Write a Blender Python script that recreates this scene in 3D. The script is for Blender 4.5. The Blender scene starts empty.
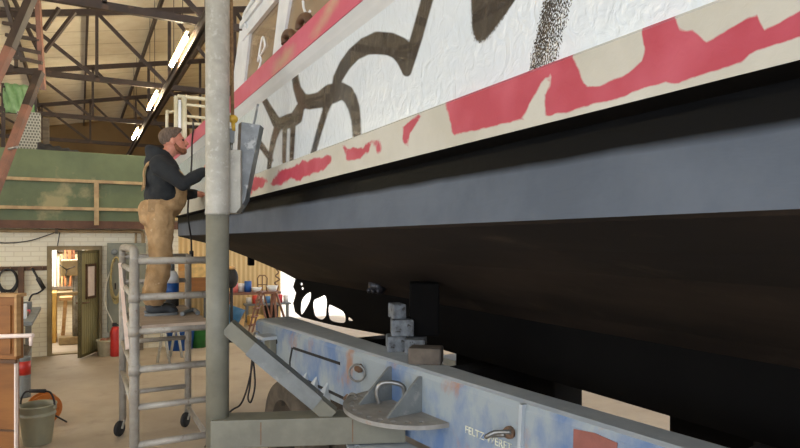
import bpy, bmesh, math, random
from mathutils import Vector as V, Matrix as MX, noise as MN
from mathutils.geometry import tessellate_polygon
random.seed(7)
S = bpy.context.scene
COL = S.collection
PI = math.pi
# World axes follow the hall: x runs across (towards the boat), y runs along the boat, z up.
H = 1.95                       # camera height
YAW = math.atan2(320, 600)     # the camera looks a little to the right of the boat's axis
CA, SA = math.cos(YAW), math.sin(YAW)
RV, FV = V((CA, -SA, 0)), V((SA, CA, 0))
def ray(px, py): return RV*((px-400)/600) + FV + V((0, 0, -(py-240)/600))
CAM = V((0, 0, H))
def at(px, py, d): return CAM + ray(px, py)*d
def on_x(px, py, x): r = ray(px, py); return CAM + r*(x/r.x)
def on_y(px, py, y): r = ray(px, py); return CAM + r*(y/r.y)
def on_z(px, py, z): r = ray(px, py); return CAM + r*((z-H)/r.z)
def proj(p):
    q = p-CAM; Y = q.dot(FV)
    if Y < .25: return None
    return 400+600*q.dot(RV)/Y, 240-600*q.z/Y

# ------------------------------------------------------------------ materials
def lin(c):
    return tuple(((v/255)/12.92 if v/255 <= .04045 else ((v/255+.055)/1.055)**2.4) for v in c)+(1,)
MATS = {}
def mat(name, c1, c2=None, scale=4, rough=.6, metal=0, bump=0, bscale=40, lo=.38, hi=.62, stretch=(1,1,1),
        c3=None, scale3=9, lo3=.6, hi3=.68, stretch3=(1,1,1), coat=0, spec=.5, detail=6):
    if name in MATS: return MATS[name]
    m = bpy.data.materials.new(name); m.use_nodes = True
    nt = m.node_tree; n = nt.nodes; L = nt.links
    b = n['Principled BSDF']
    b.inputs['Roughness'].default_value = rough; b.inputs['Metallic'].default_value = metal
    b.inputs['Coat Weight'].default_value = coat
    b.inputs['Specular IOR Level'].default_value = spec
    tc = n.new('ShaderNodeTexCoord')
    def mapped(st):
        mp = n.new('ShaderNodeMapping'); mp.inputs['Scale'].default_value = st
        L.new(tc.outputs['Object'], mp.inputs['Vector']); return mp.outputs[0]
    def nz(sc, st, d=detail):
        t = n.new('ShaderNodeTexNoise'); t.inputs['Scale'].default_value = sc; t.inputs['Detail'].default_value = d
        t.inputs['Roughness'].default_value = .62
        L.new(mapped(st), t.inputs['Vector']); return t.outputs['Fac']
    def rng(src, a, z):
        r = n.new('ShaderNodeMapRange'); r.inputs[1].default_value = a; r.inputs[2].default_value = z
        L.new(src, r.inputs[0]); return r.outputs[0]
    def mix(f, a, bb):
        x = n.new('ShaderNodeMix'); x.data_type = 'RGBA'
        L.new(f, x.inputs[0])
        for s, k in ((a, 6), (bb, 7)):
            if isinstance(s, tuple): x.inputs[k].default_value = s
            else: L.new(s, x.inputs[k])
        return x.outputs[2]
    cur = lin(c1)
    if c2: cur = mix(rng(nz(scale, stretch), lo, hi), cur, lin(c2))
    if c3: cur = mix(rng(nz(scale3, stretch3), lo3, hi3), cur, lin(c3))
    if isinstance(cur, tuple): b.inputs['Base Color'].default_value = cur
    else: L.new(cur, b.inputs['Base Color'])
    if bump:
        bp = n.new('ShaderNodeBump'); bp.inputs['Strength'].default_value = bump; bp.inputs['Distance'].default_value = .01
        L.new(nz(bscale, stretch), bp.inputs['Height']); L.new(bp.outputs[0], b.inputs['Normal'])
    MATS[name] = m
    return m
def paint_mat(name, base, paint, rough, amp, nscale, stretch, bump=0, bscale=30, bstretch=(1,1,1), base2=None, wearc=None, coat=0, soft=.6, spec=.5):
    """paint laid over a base coat where the mesh attribute 'paint' (distance inside a brushed patch) is positive"""
    m = mat(name, base, base2, scale=2.5, rough=rough, coat=coat, spec=spec); nt = m.node_tree; n = nt.nodes; L = nt.links
    b = n['Principled BSDF']
    src = b.inputs['Base Color'].links[0].from_socket if b.inputs['Base Color'].links else None
    a = n.new('ShaderNodeAttribute'); a.attribute_name = 'paint'
    w = n.new('ShaderNodeAttribute'); w.attribute_name = 'wear'
    tc = n.new('ShaderNodeTexCoord'); mp = n.new('ShaderNodeMapping'); mp.inputs['Scale'].default_value = stretch
    L.new(tc.outputs['Object'], mp.inputs[0])
    t = n.new('ShaderNodeTexNoise'); t.inputs['Scale'].default_value = nscale; t.inputs['Detail'].default_value = 5
    L.new(mp.outputs[0], t.inputs[0])
    s = n.new('ShaderNodeMath'); s.operation = 'SUBTRACT'; s.inputs[1].default_value = .5; L.new(t.outputs[0], s.inputs[0])
    am = n.new('ShaderNodeMath'); am.operation = 'ADD'; am.inputs[1].default_value = amp; L.new(w.outputs['Fac'], am.inputs[0])
    ml = n.new('ShaderNodeMath'); ml.operation = 'MULTIPLY'; L.new(s.outputs[0], ml.inputs[0]); L.new(am.outputs[0], ml.inputs[1])
    ad = n.new('ShaderNodeMath'); ad.operation = 'ADD'; L.new(ml.outputs[0], ad.inputs[0]); L.new(a.outputs['Fac'], ad.inputs[1])
    r = n.new('ShaderNodeMapRange'); r.inputs[1].default_value = -soft; r.inputs[2].default_value = soft; L.new(ad.outputs[0], r.inputs[0])
    x = n.new('ShaderNodeMix'); x.data_type = 'RGBA'; L.new(r.outputs[0], x.inputs[0])
    if src: L.new(src, x.inputs[6])
    else: x.inputs[6].default_value = lin(base)
    if wearc:
        t2 = n.new('ShaderNodeTexNoise'); t2.inputs['Scale'].default_value = 6; L.new(tc.outputs['Object'], t2.inputs[0])
        r2 = n.new('ShaderNodeMapRange'); r2.inputs[1].default_value = .45; r2.inputs[2].default_value = .7; L.new(t2.outputs[0], r2.inputs[0])
        y = n.new('ShaderNodeMix'); y.data_type = 'RGBA'; y.inputs[6].default_value = lin(paint); y.inputs[7].default_value = lin(wearc)
        L.new(r2.outputs[0], y.inputs[0]); L.new(y.outputs[2], x.inputs[7])
    else: x.inputs[7].default_value = lin(paint)
    L.new(x.outputs[2], b.inputs['Base Color'])
    if bump:
        mp2 = n.new('ShaderNodeMapping'); mp2.inputs['Scale'].default_value = bstretch; L.new(tc.outputs['Object'], mp2.inputs[0])
        t3 = n.new('ShaderNodeTexNoise'); t3.inputs['Scale'].default_value = bscale; t3.inputs['Detail'].default_value = 3
        t3.inputs['Distortion'].default_value = 1.2
        L.new(mp2.outputs[0], t3.inputs[0])
        bp = n.new('ShaderNodeBump'); bp.inputs['Strength'].default_value = bump; bp.inputs['Distance'].default_value = .01
        L.new(t3.outputs[0], bp.inputs['Height']); L.new(bp.outputs[0], b.inputs['Normal'])
    return m
def emit(name, c, st):
    m = bpy.data.materials.new(name); m.use_nodes = True
    b = m.node_tree.nodes['Principled BSDF']; b.inputs['Base Color'].default_value = lin(c)
    b.inputs['Emission Color'].default_value = lin(c); b.inputs['Emission Strength'].default_value = st
    return m
def lined(name, c1, c2, axis, period, duty=.06, rough=.7, c3=None, bump=.5, wave=False, nscale=3):
    """panel material with thin joints (or a corrugation) repeating along one axis"""
    m = mat(name, c1, c3 or c1, scale=nscale, rough=rough); nt = m.node_tree; n = nt.nodes; L = nt.links
    b = n['Principled BSDF']
    tc = n.new('ShaderNodeTexCoord'); sp = n.new('ShaderNodeSeparateXYZ'); L.new(tc.outputs['Object'], sp.inputs[0])
    d = n.new('ShaderNodeMath'); d.operation = 'DIVIDE'; d.inputs[1].default_value = period; L.new(sp.outputs[axis], d.inputs[0])
    f = n.new('ShaderNodeMath'); f.operation = 'FRACT'; L.new(d.outputs[0], f.inputs[0])
    if wave:
        p = n.new('ShaderNodeMath'); p.operation = 'PINGPONG'; p.inputs[1].default_value = .5; L.new(f.outputs[0], p.inputs[0])
        r = n.new('ShaderNodeMapRange'); r.inputs[1].default_value = .15; r.inputs[2].default_value = .35; L.new(p.outputs[0], r.inputs[0]); msk = r.outputs[0]
    else:
        g = n.new('ShaderNodeMath'); g.operation = 'LESS_THAN'; g.inputs[1].default_value = duty; L.new(f.outputs[0], g.inputs[0]); msk = g.outputs[0]
    x = n.new('ShaderNodeMix'); x.data_type = 'RGBA'; L.new(msk, x.inputs[0])
    src = b.inputs['Base Color'].links[0].from_socket
    L.new(src, x.inputs[6]); x.inputs[7].default_value = lin(c2); L.new(x.outputs[2], b.inputs['Base Color'])
    bp = n.new('ShaderNodeBump'); bp.inputs['Strength'].default_value = bump; bp.inputs['Distance'].default_value = .02
    bp.invert = True; L.new(msk, bp.inputs['Height']); L.new(bp.outputs[0], b.inputs['Normal'])
    return m
def brick(name, c1, c2, mortar, w, h):
    m = mat(name, c1, rough=.85); nt = m.node_tree; n = nt.nodes; L = nt.links; b = n['Principled BSDF']
    tc = n.new('ShaderNodeTexCoord'); sp = n.new('ShaderNodeSeparateXYZ'); cb = n.new('ShaderNodeCombineXYZ')
    L.new(tc.outputs['Object'], sp.inputs[0]); L.new(sp.outputs[0], cb.inputs[0]); L.new(sp.outputs[2], cb.inputs[1])
    t = n.new('ShaderNodeTexBrick'); L.new(cb.outputs[0], t.inputs[0]); t.inputs['Scale'].default_value = 1
    t.inputs['Brick Width'].default_value = w; t.inputs['Row Height'].default_value = h; t.inputs['Mortar Size'].default_value = .008
    t.inputs['Color1'].default_value = lin(c1); t.inputs['Color2'].default_value = lin(c2); t.inputs['Mortar'].default_value = lin(mortar)
    L.new(t.outputs[0], b.inputs['Base Color'])
    bp = n.new('ShaderNodeBump'); bp.inputs['Strength'].default_value = .4; bp.inputs['Distance'].default_value = .01; bp.invert = True
    L.new(t.outputs[1], bp.inputs['Height']); L.new(bp.outputs[0], b.inputs['Normal'])
    return m

# ------------------------------------------------------------------ shape helpers
def NB(): return bmesh.new()
def box(bm, x0, x1, y0, y1, z0, z1, M=None, bev=0):
    vs = [bm.verts.new((x, y, z)) for x in (x0, x1) for y in (y0, y1) for z in (z0, z1)]
    fs = [bm.faces.new([vs[i] for i in f]) for f in ((0,1,3,2),(4,6,7,5),(0,4,5,1),(2,3,7,6),(0,2,6,4),(1,5,7,3))]
    if bev:
        es = list({e for f in fs for e in f.edges})
        r = bmesh.ops.bevel(bm, geom=es, offset=bev, segments=2, affect='EDGES', profile=.6)
        vs = list({v for f in r['faces'] for v in f.verts} | {v for v in vs if v.is_valid})
    if M is not None: bmesh.ops.transform(bm, matrix=M, verts=vs)
    return bm
def frame_of(d, up=V((0, 0, 1))):
    d = d.normalized()
    if abs(d.dot(up)) > .98: up = V((0, 1, 0))
    s = d.cross(up).normalized(); u = s.cross(d)
    return s, u
def bar(bm, p0, p1, w, h, up=V((0, 0, 1)), bev=0):
    p0, p1 = V(p0), V(p1); s, u = frame_of(p1-p0, up); d = (p1-p0)
    M = MX((( s.x, d.x, u.x, p0.x), (s.y, d.y, u.y, p0.y), (s.z, d.z, u.z, p0.z), (0,0,0,1)))
    return box(bm, -w/2, w/2, 0, 1, -h/2, h/2, M)
def tube(bm, pts, r, seg=10, closed=False, caps=True):
    pts = [V(p) for p in pts]; n = len(pts); rs = r if isinstance(r, (list, tuple)) else [r]*n
    rings = []; pu = None
    for i, p in enumerate(pts):
        if closed: d = pts[(i+1) % n]-pts[i-1]
        else: d = pts[min(i+1, n-1)]-pts[max(i-1, 0)]
        s, u = frame_of(d, pu if pu is not None else V((0, 0, 1)))
        pu = u
        rings.append([bm.verts.new(p+(s*math.cos(2*PI*k/seg)+u*math.sin(2*PI*k/seg))*rs[i]) for k in range(seg)])
    for i in range(n if closed else n-1):
        a, b = rings[i], rings[(i+1) % n]
        for k in range(seg):
            f = bm.faces.new((a[k], b[k], b[(k+1) % seg], a[(k+1) % seg])); f.smooth = True
    if caps and not closed:
        bm.faces.new(rings[0]); bm.faces.new(rings[-1][::-1])
    return bm
def spline(pts, k=6, closed=False):
    pts = [V(p) for p in pts]; n = len(pts); out = []
    for i in range(n if closed else n-1):
        p0 = pts[i-1] if (i or closed) else pts[0]; p1 = pts[i]; p2 = pts[(i+1) % n]; p3 = pts[(i+2) % n] if (closed or i+2 < n) else pts[-1]
        for j in range(k):
            t = j/k
            out.append(.5*((2*p1)+(p2-p0)*t+(2*p0-5*p1+4*p2-p3)*t*t+(3*p1-p0-3*p2+p3)*t**3))
    if not closed: out.append(pts[-1])
    return out
def lathe(bm, prof, M=None, seg=20, smooth=True):
    rings = []; new = []
    for r, z in prof:
        if r < 1e-5: rg = [bm.verts.new((0, 0, z))]
        else: rg = [bm.verts.new((r*math.cos(2*PI*k/seg), r*math.sin(2*PI*k/seg), z)) for k in range(seg)]
        rings.append(rg); new += rg
    for a, b in zip(rings, rings[1:]):
        for k in range(seg):
            k2 = (k+1) % seg
            if len(a) == 1 and len(b) == 1: continue
            if len(a) == 1: f = bm.faces.new((a[0], b[k2], b[k]))
            elif len(b) == 1: f = bm.faces.new((a[k], a[k2], b[0]))
            else: f = bm.faces.new((a[k], a[k2], b[k2], b[k]))
            f.smooth = smooth
    for rg, rev in ((rings[0], True), (rings[-1], False)):
        if len(rg) > 1: bm.faces.new(rg[::-1] if rev else rg)
    if M is not None: bmesh.ops.transform(bm, matrix=M, verts=new)
    return bm
def aim(p, d):
    """matrix taking local z to direction d at p"""
    s, u = frame_of(V(d)); d = V(d).normalized()
    return MX(((s.x, u.x, d.x, p[0]), (s.y, u.y, d.y, p[1]), (s.z, u.z, d.z, p[2]), (0,0,0,1)))
def ball(bm, c, r, R=None, seg=16, rings=10):
    if not isinstance(r, (tuple, list)): r = (r, r, r)
    M = MX.Translation(V(c)) @ (R.to_4x4() if R is not None else MX.Identity(4)) @ MX.Diagonal((*r, 1))
    g = bmesh.ops.create_uvsphere(bm, u_segments=seg, v_segments=rings, radius=1, matrix=M)
    for v in g['verts']:
        for f in v.link_faces: f.smooth = True
    return bm
def poly3(bm, outer, holes, thick):
    """flat plate with holes from 3D loops, extruded by the vector thick"""
    loops = [[V(p) for p in outer]]+[[V(p) for p in h] for h in holes]
    tris = tessellate_polygon(loops); allp = [p for l in loops for p in l]; thick = V(thick)
    A = [bm.verts.new(p) for p in allp]; B = [bm.verts.new(p+thick) for p in allp]
    for t in tris:
        try: bm.faces.new([A[i] for i in t]); bm.faces.new([B[i] for i in reversed(t)])
        except ValueError: pass
    k = 0
    for l in loops:
        for i in range(len(l)):
            a, b = k+i, k+(i+1) % len(l)
            bm.faces.new((A[a], A[b], B[b], B[a]))
        k += len(l)
    bmesh.ops.recalc_face_normals(bm, faces=bm.faces[:])
    return bm

# ------------------------------------------------------------------ object helpers
OFF = {}
def mk(name, bm, m, off):
    bmesh.ops.recalc_face_normals(bm, faces=bm.faces[:])
    me = bpy.data.meshes.new(name); bm.to_mesh(me); bm.free()
    return mk_me(name, me, m, off)
def mk_me(name, me, m, off):
    me.transform(MX.Translation(-off))
    for x in (m if isinstance(m, (list, tuple)) else [m]): me.materials.append(x)
    o = bpy.data.objects.new(name, me); COL.objects.link(o); return o
def thing(name, label, cat, loc, group=None):
    o = bpy.data.objects.new(name, None); COL.objects.link(o); o.location = loc; o.empty_display_size = .1
    o['label'] = label; o['category'] = cat
    if group: o['group'] = group
    OFF[o.name] = V(loc); return o
def part(name, bm, m, parent, label=None, me=None):
    off = OFF[parent.name]
    o = mk(name, bm, m, off) if me is None else mk_me(name, me, m, off)
    o.parent = parent; OFF[o.name] = off
    if label: o['label'] = label
    return o
def solo(name, bm, m, label, cat, loc, group=None):
    o = mk(name, bm, m, V(loc)); o.location = loc; o['label'] = label; o['category'] = cat
    if group: o['group'] = group
    OFF[o.name] = V(loc); return o
def struct(name, bm, m):
    o = mk(name, bm, m, V((0, 0, 0))); o['kind'] = 'structure'; OFF[o.name] = V((0, 0, 0)); return o
def spart(name, bm, m, parent): return part(name, bm, m, parent)
def dup(root, loc, rz=0, label=None):
    r = root.copy(); COL.objects.link(r); r.location = loc; r.rotation_euler = (0, 0, rz)
    if label: r['label'] = label
    for ch in list(root.children):
        c = ch.copy(); COL.objects.link(c); c.parent = r
        for g in list(ch.children):
            d = g.copy(); COL.objects.link(d); d.parent = c
    return r
def remesh(bm, voxel, smooth=4, disp=None, rsm=.5):
    bmesh.ops.recalc_face_normals(bm, faces=bm.faces[:])
    me = bpy.data.meshes.new('work'); bm.to_mesh(me); bm.free()
    o = bpy.data.objects.new('work', me); COL.objects.link(o)
    r = o.modifiers.new('r', 'REMESH'); r.mode = 'VOXEL'; r.voxel_size = voxel; r.use_smooth_shade = True
    if smooth:
        s = o.modifiers.new('s', 'SMOOTH'); s.factor = rsm; s.iterations = smooth
    if disp:
        tx = bpy.data.textures.new('folds', 'CLOUDS'); tx.noise_scale = disp[1]; tx.noise_depth = 2
        d = o.modifiers.new('d', 'DISPLACE'); d.texture = tx; d.strength = disp[0]; d.texture_coords = 'LOCAL'
    dg = bpy.context.evaluated_depsgraph_get(); dg.update()
    out = bpy.data.meshes.new_from_object(o.evaluated_get(dg))
    bpy.data.objects.remove(o)
    for p in out.polygons: p.use_smooth = True
    return out
def sd_poly(p, poly):
    x, y = p; d = 1e9; inside = False; n = len(poly)
    for i in range(n):
        x0, y0 = poly[i]; x1, y1 = poly[(i+1) % n]
        ex, ey = x1-x0, y1-y0; t = max(0, min(1, ((x-x0)*ex+(y-y0)*ey)/(ex*ex+ey*ey+1e-9)))
        d = min(d, (x-x0-ex*t)**2+(y-y0-ey*t)**2)
        if (y0 > y) != (y1 > y) and x < (x1-x0)*(y-y0)/(y1-y0)+x0: inside = not inside
    d = math.sqrt(d); return d if inside else -d
def sd_stroke(p, st):
    best = -1e9
    for (x0, y0, w0), (x1, y1, w1) in zip(st, st[1:]):
        ex, ey = x1-x0, y1-y0; t = max(0, min(1, ((p[0]-x0)*ex+(p[1]-y0)*ey)/(ex*ex+ey*ey+1e-9)))
        best = max(best, (w0+(w1-w0)*t)/2-math.hypot(p[0]-x0-ex*t, p[1]-y0-ey*t))
    return best
def grid_skin(prof, us, fn, closed=False):
    """skin an (x,z) profile along y; fn(point) -> (paint, wear)"""
    me = bpy.data.meshes.new('skin'); n = len(prof)
    vs = [(x, u, z) for u in us for x, z in prof]; fs = []
    for i in range(len(us)-1):
        for k in range(n if closed else n-1):
            a, b = i*n+k, i*n+(k+1) % n
            fs.append((a, b, b+n, a+n))
    if closed: fs += [tuple(range(n))[::-1], tuple((len(us)-1)*n+k for k in range(n))]
    me.from_pydata(vs, [], fs); me.update()
    P = me.attributes.new('paint', 'FLOAT', 'POINT'); W = me.attributes.new('wear', 'FLOAT', 'POINT')
    for i, v in enumerate(vs):
        a, w = fn(V(v)); P.data[i].value = a; W.data[i].value = w
    bm = NB(); bm.from_mesh(me); bmesh.ops.recalc_face_normals(bm, faces=bm.faces[:]); bm.to_mesh(me); bm.free()
    return me

# ------------------------------------------------------------------ palette
M_floor = mat('concrete_floor', (176, 161, 139), (160, 144, 122), scale=.8, rough=.75, bump=.25, bscale=30, c3=(148, 132, 114), scale3=3, lo3=.55, hi3=.8)
M_apron = mat('pale_apron', (235, 232, 226), (222, 218, 210), scale=2, rough=.9)
M_cream = brick('cream_painted_brick', (240, 230, 202), (236, 225, 195), (224, 211, 180), .24, .08)
M_roof = lined('cream_roof_panels', (240, 231, 210), (186, 172, 144), 1, 1.05, duty=.03, c3=(230, 219, 194))
M_gable = mat('brown_gable', (132, 106, 66), (112, 88, 52), scale=.6, rough=.9)
M_corr = lined('tan_corrugated_sheet', (230, 204, 150), (204, 174, 120), 0, .11, wave=True, c3=(222, 194, 140))
M_steel = mat('brown_painted_steel', (66, 50, 37), (52, 39, 29), scale=3, rough=.6, c3=(84, 62, 44), scale3=5)
M_redsteel = mat('red_primed_steel', (140, 92, 70), (112, 80, 62), scale=4, rough=.6, c3=(168, 100, 72), scale3=2)
M_camo = mat('green_camouflage', (98, 108, 72), (84, 94, 62), scale=1.6, rough=.6, c3=(142, 134, 94), scale3=1.0, lo3=.58, hi3=.66, bump=.1)
M_tanmetal = mat('tan_rail_paint', (176, 150, 104), (150, 122, 84), scale=6, rough=.55)
M_brown = mat('brown_beam', (98, 66, 46), (80, 52, 36), scale=5, rough=.7)
M_galv = mat('galvanised_steel', (172, 168, 154), (152, 149, 136), scale=9, rough=.55, metal=.05, c3=(186, 182, 170), scale3=30, lo3=.55, hi3=.7)
M_scaf = mat('worn_scaffold_tube', (170, 164, 151), (146, 139, 127), scale=7, rough=.5, metal=.1, c3=(126, 112, 96), scale3=18, lo3=.62, hi3=.7)
M_deck = mat('plywood_deck', (174, 156, 136), (152, 134, 116), scale=6, rough=.85, stretch=(1, 5, 1))
M_arm = mat('olive_grey_paint', (124, 122, 106), (110, 108, 94), scale=5, rough=.55, c3=(96, 92, 76), scale3=20, lo3=.68, hi3=.74)
M_armgrey = mat('grey_paint', (122, 126, 124), (104, 108, 106), scale=6, rough=.5, c3=(140, 140, 134), scale3=14)
M_white = mat('white_gloss', (232, 234, 232), (220, 222, 220), rough=.3)
M_cab = mat('white_cabin_paint', (222, 226, 226), (206, 210, 210), scale=4, rough=.35)
M_beige = mat('beige_cabin_lining', (176, 148, 112), (160, 132, 98), scale=3, rough=.8)
M_fold = mat('white_shaded_grey', (206, 208, 206), (186, 188, 186), scale=3, rough=.35, stretch=(1, .3, 1))  # white greyed down, shade of the gunwale overhang in the colour
M_band = mat('blue_grey_primer', (102, 112, 126), (92, 102, 116), scale=2, rough=.42, stretch=(1, .4, 1), bump=.25, bscale=14, c3=(118, 128, 140), scale3=5, lo3=.6, hi3=.8)
M_black = mat('black_antifouling', (14, 13, 12), (10, 9, 9), scale=2, rough=.85, spec=.1)
M_bottom = mat('brown_black_bottom', (48, 39, 32), (28, 23, 19), scale=1.4, rough=.75, spec=.15, stretch=(1, .5, 1), c3=(64, 53, 43), scale3=3, lo3=.58, hi3=.8, bump=.1, bscale=8)
M_dark = mat('black_rubber', (24, 23, 22), (36, 34, 32), scale=10, rough=.7)
M_tyre = mat('dusty_tyre', (92, 82, 68), (70, 62, 52), scale=8, rough=.9)
M_wood = mat('orange_brown_panel', (142, 92, 40), (124, 78, 33), scale=2, rough=.6, stretch=(1, 1, 6))
M_ply = mat('pale_timber', (188, 150, 100), (168, 130, 84), scale=3, rough=.75, stretch=(1, 1, 6))
M_oldwood = mat('grey_timber', (116, 104, 86), (90, 78, 64), scale=4, rough=.8, stretch=(1, 1, 4))
M_olive = lined('olive_door_sheet', (158, 148, 100), (120, 110, 70), 0, .075, wave=True, c3=(146, 136, 90))
M_cabinet = mat('grey_cabinet', (136, 136, 116), (124, 124, 106), scale=3, rough=.5)
M_paper = mat('pale_pink_board', (244, 226, 212), (234, 212, 198), scale=8, rough=.8)
M_frame = mat('brown_frame', (96, 66, 40), (80, 54, 32), scale=8, rough=.6)
M_red = mat('red_paint', (190, 44, 34), (164, 36, 28), scale=6, rough=.4)
M_blue = mat('blue_plastic', (36, 92, 168), (28, 74, 140), scale=5, rough=.4)
M_green = mat('green_plastic', (52, 120, 54), (40, 98, 44), scale=5, rough=.5)
M_bucket = mat('grey_green_plastic', (156, 153, 126), (142, 139, 114), scale=3, rough=.45)
M_orange = mat('orange_plastic', (196, 116, 44), (172, 96, 34), scale=5, rough=.5)
M_hose = mat('straw_yellow_hose', (170, 152, 96), (146, 128, 80), scale=12, rough=.6)
M_cable = mat('black_cable', (34, 31, 30), rough=.6)
M_rope = mat('tan_rope', (150, 120, 80), (120, 92, 60), scale=60, rough=.9)
M_yellow = mat('yellow_hook', (206, 170, 50), (180, 140, 40), scale=20, rough=.5)
M_chrome = mat('dull_steel', (150, 150, 146), (120, 118, 112), scale=12, rough=.35, metal=.7)
M_rust = mat('rusty_steel', (126, 92, 66), (104, 86, 70), scale=12, rough=.8)
M_block = mat('chipped_grey_block', (122, 128, 132), (86, 88, 90), scale=14, rough=.8, c3=(56, 53, 49), scale3=22, lo3=.58, hi3=.62, bump=.5, bscale=25)
M_blockd = mat('dark_rubber_block', (62, 58, 54), (44, 42, 40), scale=9, rough=.8, bump=.3)
M_tarp = mat('dark_grey_tarp', (74, 74, 78), (56, 56, 60), scale=6, rough=.6, bump=.5, bscale=8)
M_net = mat('green_sheet', (176, 208, 156), (150, 190, 130), scale=6, rough=.5, bump=.6, bscale=7)
M_denim = mat('tan_canvas', (178, 146, 104), (156, 124, 84), scale=12, rough=.9, c3=(200, 174, 138), scale3=14, lo3=.64, hi3=.7, bump=.15, bscale=90)
M_hood = mat('charcoal_fleece', (38, 41, 42), (30, 32, 34), scale=10, rough=.95, bump=.1, bscale=120)
M_skin = mat('skin', (206, 142, 116), (190, 122, 98), scale=14, rough=.5)
M_hair = mat('grey_brown_hair', (112, 96, 82), (84, 70, 58), scale=60, rough=.9, bump=.6, bscale=160, stretch=(1, 1, .4))
M_beard = mat('reddish_beard', (146, 94, 64), (118, 74, 50), scale=60, rough=.9, bump=.5, bscale=160)
M_shoe = mat('dark_grey_shoe', (52, 56, 58), (38, 40, 42), scale=20, rough=.7)
M_sole = mat('shoe_sole', (120, 122, 120), rough=.7)
M_eye = mat('dark_eye', (40, 28, 20), rough=.2)
def can(c, nm): return mat(nm, c, tuple(int(v*.85) for v in c), scale=8, rough=.5)

# trailer paint: worn pale blue over blue, rust showing
M_trailer = mat('worn_blue_trailer_paint', (150, 160, 164), (96, 122, 160), scale=2.6, rough=.5, lo=.45, hi=.6, stretch=(1, 1, .55), c3=(158, 122, 102), scale3=3.4, lo3=.58, hi3=.7, stretch3=(1, 1, .6), bump=.15, bscale=20, detail=8)
M_trailertop = mat('grey_blue_trailer_top', (186, 192, 194), (166, 174, 178), scale=3, rough=.55, c3=(196, 198, 196), scale3=9, lo3=.56, hi3=.75)  # paler than the sides: daylight on the top put into the colour

# ------------------------------------------------------------------ the hall
U1 = 11.7                        # workshop wall
bm = NB(); box(bm, -9, 12, -8, 14.5, -.12, 0); box(bm, -9, 4.3, 14.5, 28, -.12, 0); struct('floor', bm, M_floor)
bm = NB(); box(bm, 4.3, 30, 14.5, 44, -.14, -.005); struct('floor_outside', bm, M_apron)
RS, R0 = .2, 6.62                # roof pitch and height at x=0
def roofz(x): return R0+RS*x
bm = NB()
for y0, y1, x0, x1 in ((-3, 14.5, -9, 12), (14.5, 28, -9, 4.3)):
    vs = []
    for x in (x0, x1):
        for y in (y0, y1):
            for dz in (.16, .24): vs.append(bm.verts.new((x, y, roofz(x)+dz)))
    for f in ((0,1,3,2),(4,6,7,5),(0,4,5,1),(2,3,7,6),(0,2,6,4),(1,5,7,3)): bm.faces.new([vs[i] for i in f])
struct('ceiling', bm, M_roof)
bm = NB(); box(bm, -9, 4.3, 28, 28.2, 0, 7.6); struct('wall_gable', bm, M_gable)
bm = NB()
box(bm, -9.2, -9, -8, 28, 0, 1.0); box(bm, -9.2, -9, -8, 28, 4.2, 5.2)
for y in range(-8, 29, 6): box(bm, -9.2, -9, y-.2, y+.2, 1.0, 4.2)
struct('wall_left', bm, M_cream)
bm = NB(); box(bm, 12, 12.2, -8, 14.7, 0, 3.4); box(bm, 12, 12.2, -8, 14.7, 6.2, 9.4)
for y in (-8, -2.4, 3.2, 8.8, 14.5): box(bm, 12, 12.2, y, y+.2, 3.4, 6.2)
struct('wall_right', bm, M_corr)
# workshop wall with a door opening
DX0, DX1, DZ = -.42, .27, 1.78
bm = NB()
box(bm, -9, DX0, U1, U1+.15, 0, 2.2); box(bm, DX1, 1.6, U1, U1+.15, 0, 2.2); box(bm, DX0, DX1, U1, U1+.15, DZ, 2.2)
box(bm, 1.45, 1.6, U1+.15, 14.5, 0, 2.2)
struct('wall_workshop', bm, M_cream)
bm = NB(); box(bm, -4, 1.45, 14.4, 14.5, 0, 2.2); box(bm, -4.1, -4, U1+.15, 14.5, 0, 2.2); struct('wall_storeroom', bm, M_cream)
bm = NB(); box(bm, -9, 1.6, U1-.3, 14.5, 2.2, 2.3); struct('ceiling_storeroom', bm, M_oldwood)
# wall behind the stern, daylight opening beside it
bm = NB()
box(bm, 1.6, 4.3, 14.5, 14.62, 0, 3.4)
box(bm, 4.3, 9.5, 14.5, 14.62, 3.6, 9.2); box(bm, 9.5, 12, 14.5, 14.62, 0, 9.2)
box(bm, 4.3, 4.42, 14.62, 28.2, 0, 7.7)
struct('wall_corrugated', bm, M_corr)
bm = NB(); box(bm, 4.5, 20, 26, 26.2, 0, 5); struct('wall_outside', bm, mat('sunlit_white_wall', (240, 240, 238), (228, 226, 222), scale=.5, rough=.9))
# door frame and skirting
bm = NB()
box(bm, DX0-.07, DX0, U1-.05, U1+.16, 0, DZ+.07); box(bm, DX1, DX1+.07, U1-.05, U1+.16, 0, DZ+.07); box(bm, DX0, DX1, U1-.05, U1+.16, DZ, DZ+.07)
box(bm, DX0, DX1, U1-.02, U1+.16, 0, .02)
struct('trim_1', bm, mat('tan_door_frame', (150, 132, 94), (128, 110, 76), scale=5, rough=.7))
# mezzanine edge beam
bm = NB(); box(bm, -9, 1.6, U1-.36, U1-.2, 2.14, 2.27); struct('trim_2', bm, M_brown)

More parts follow.
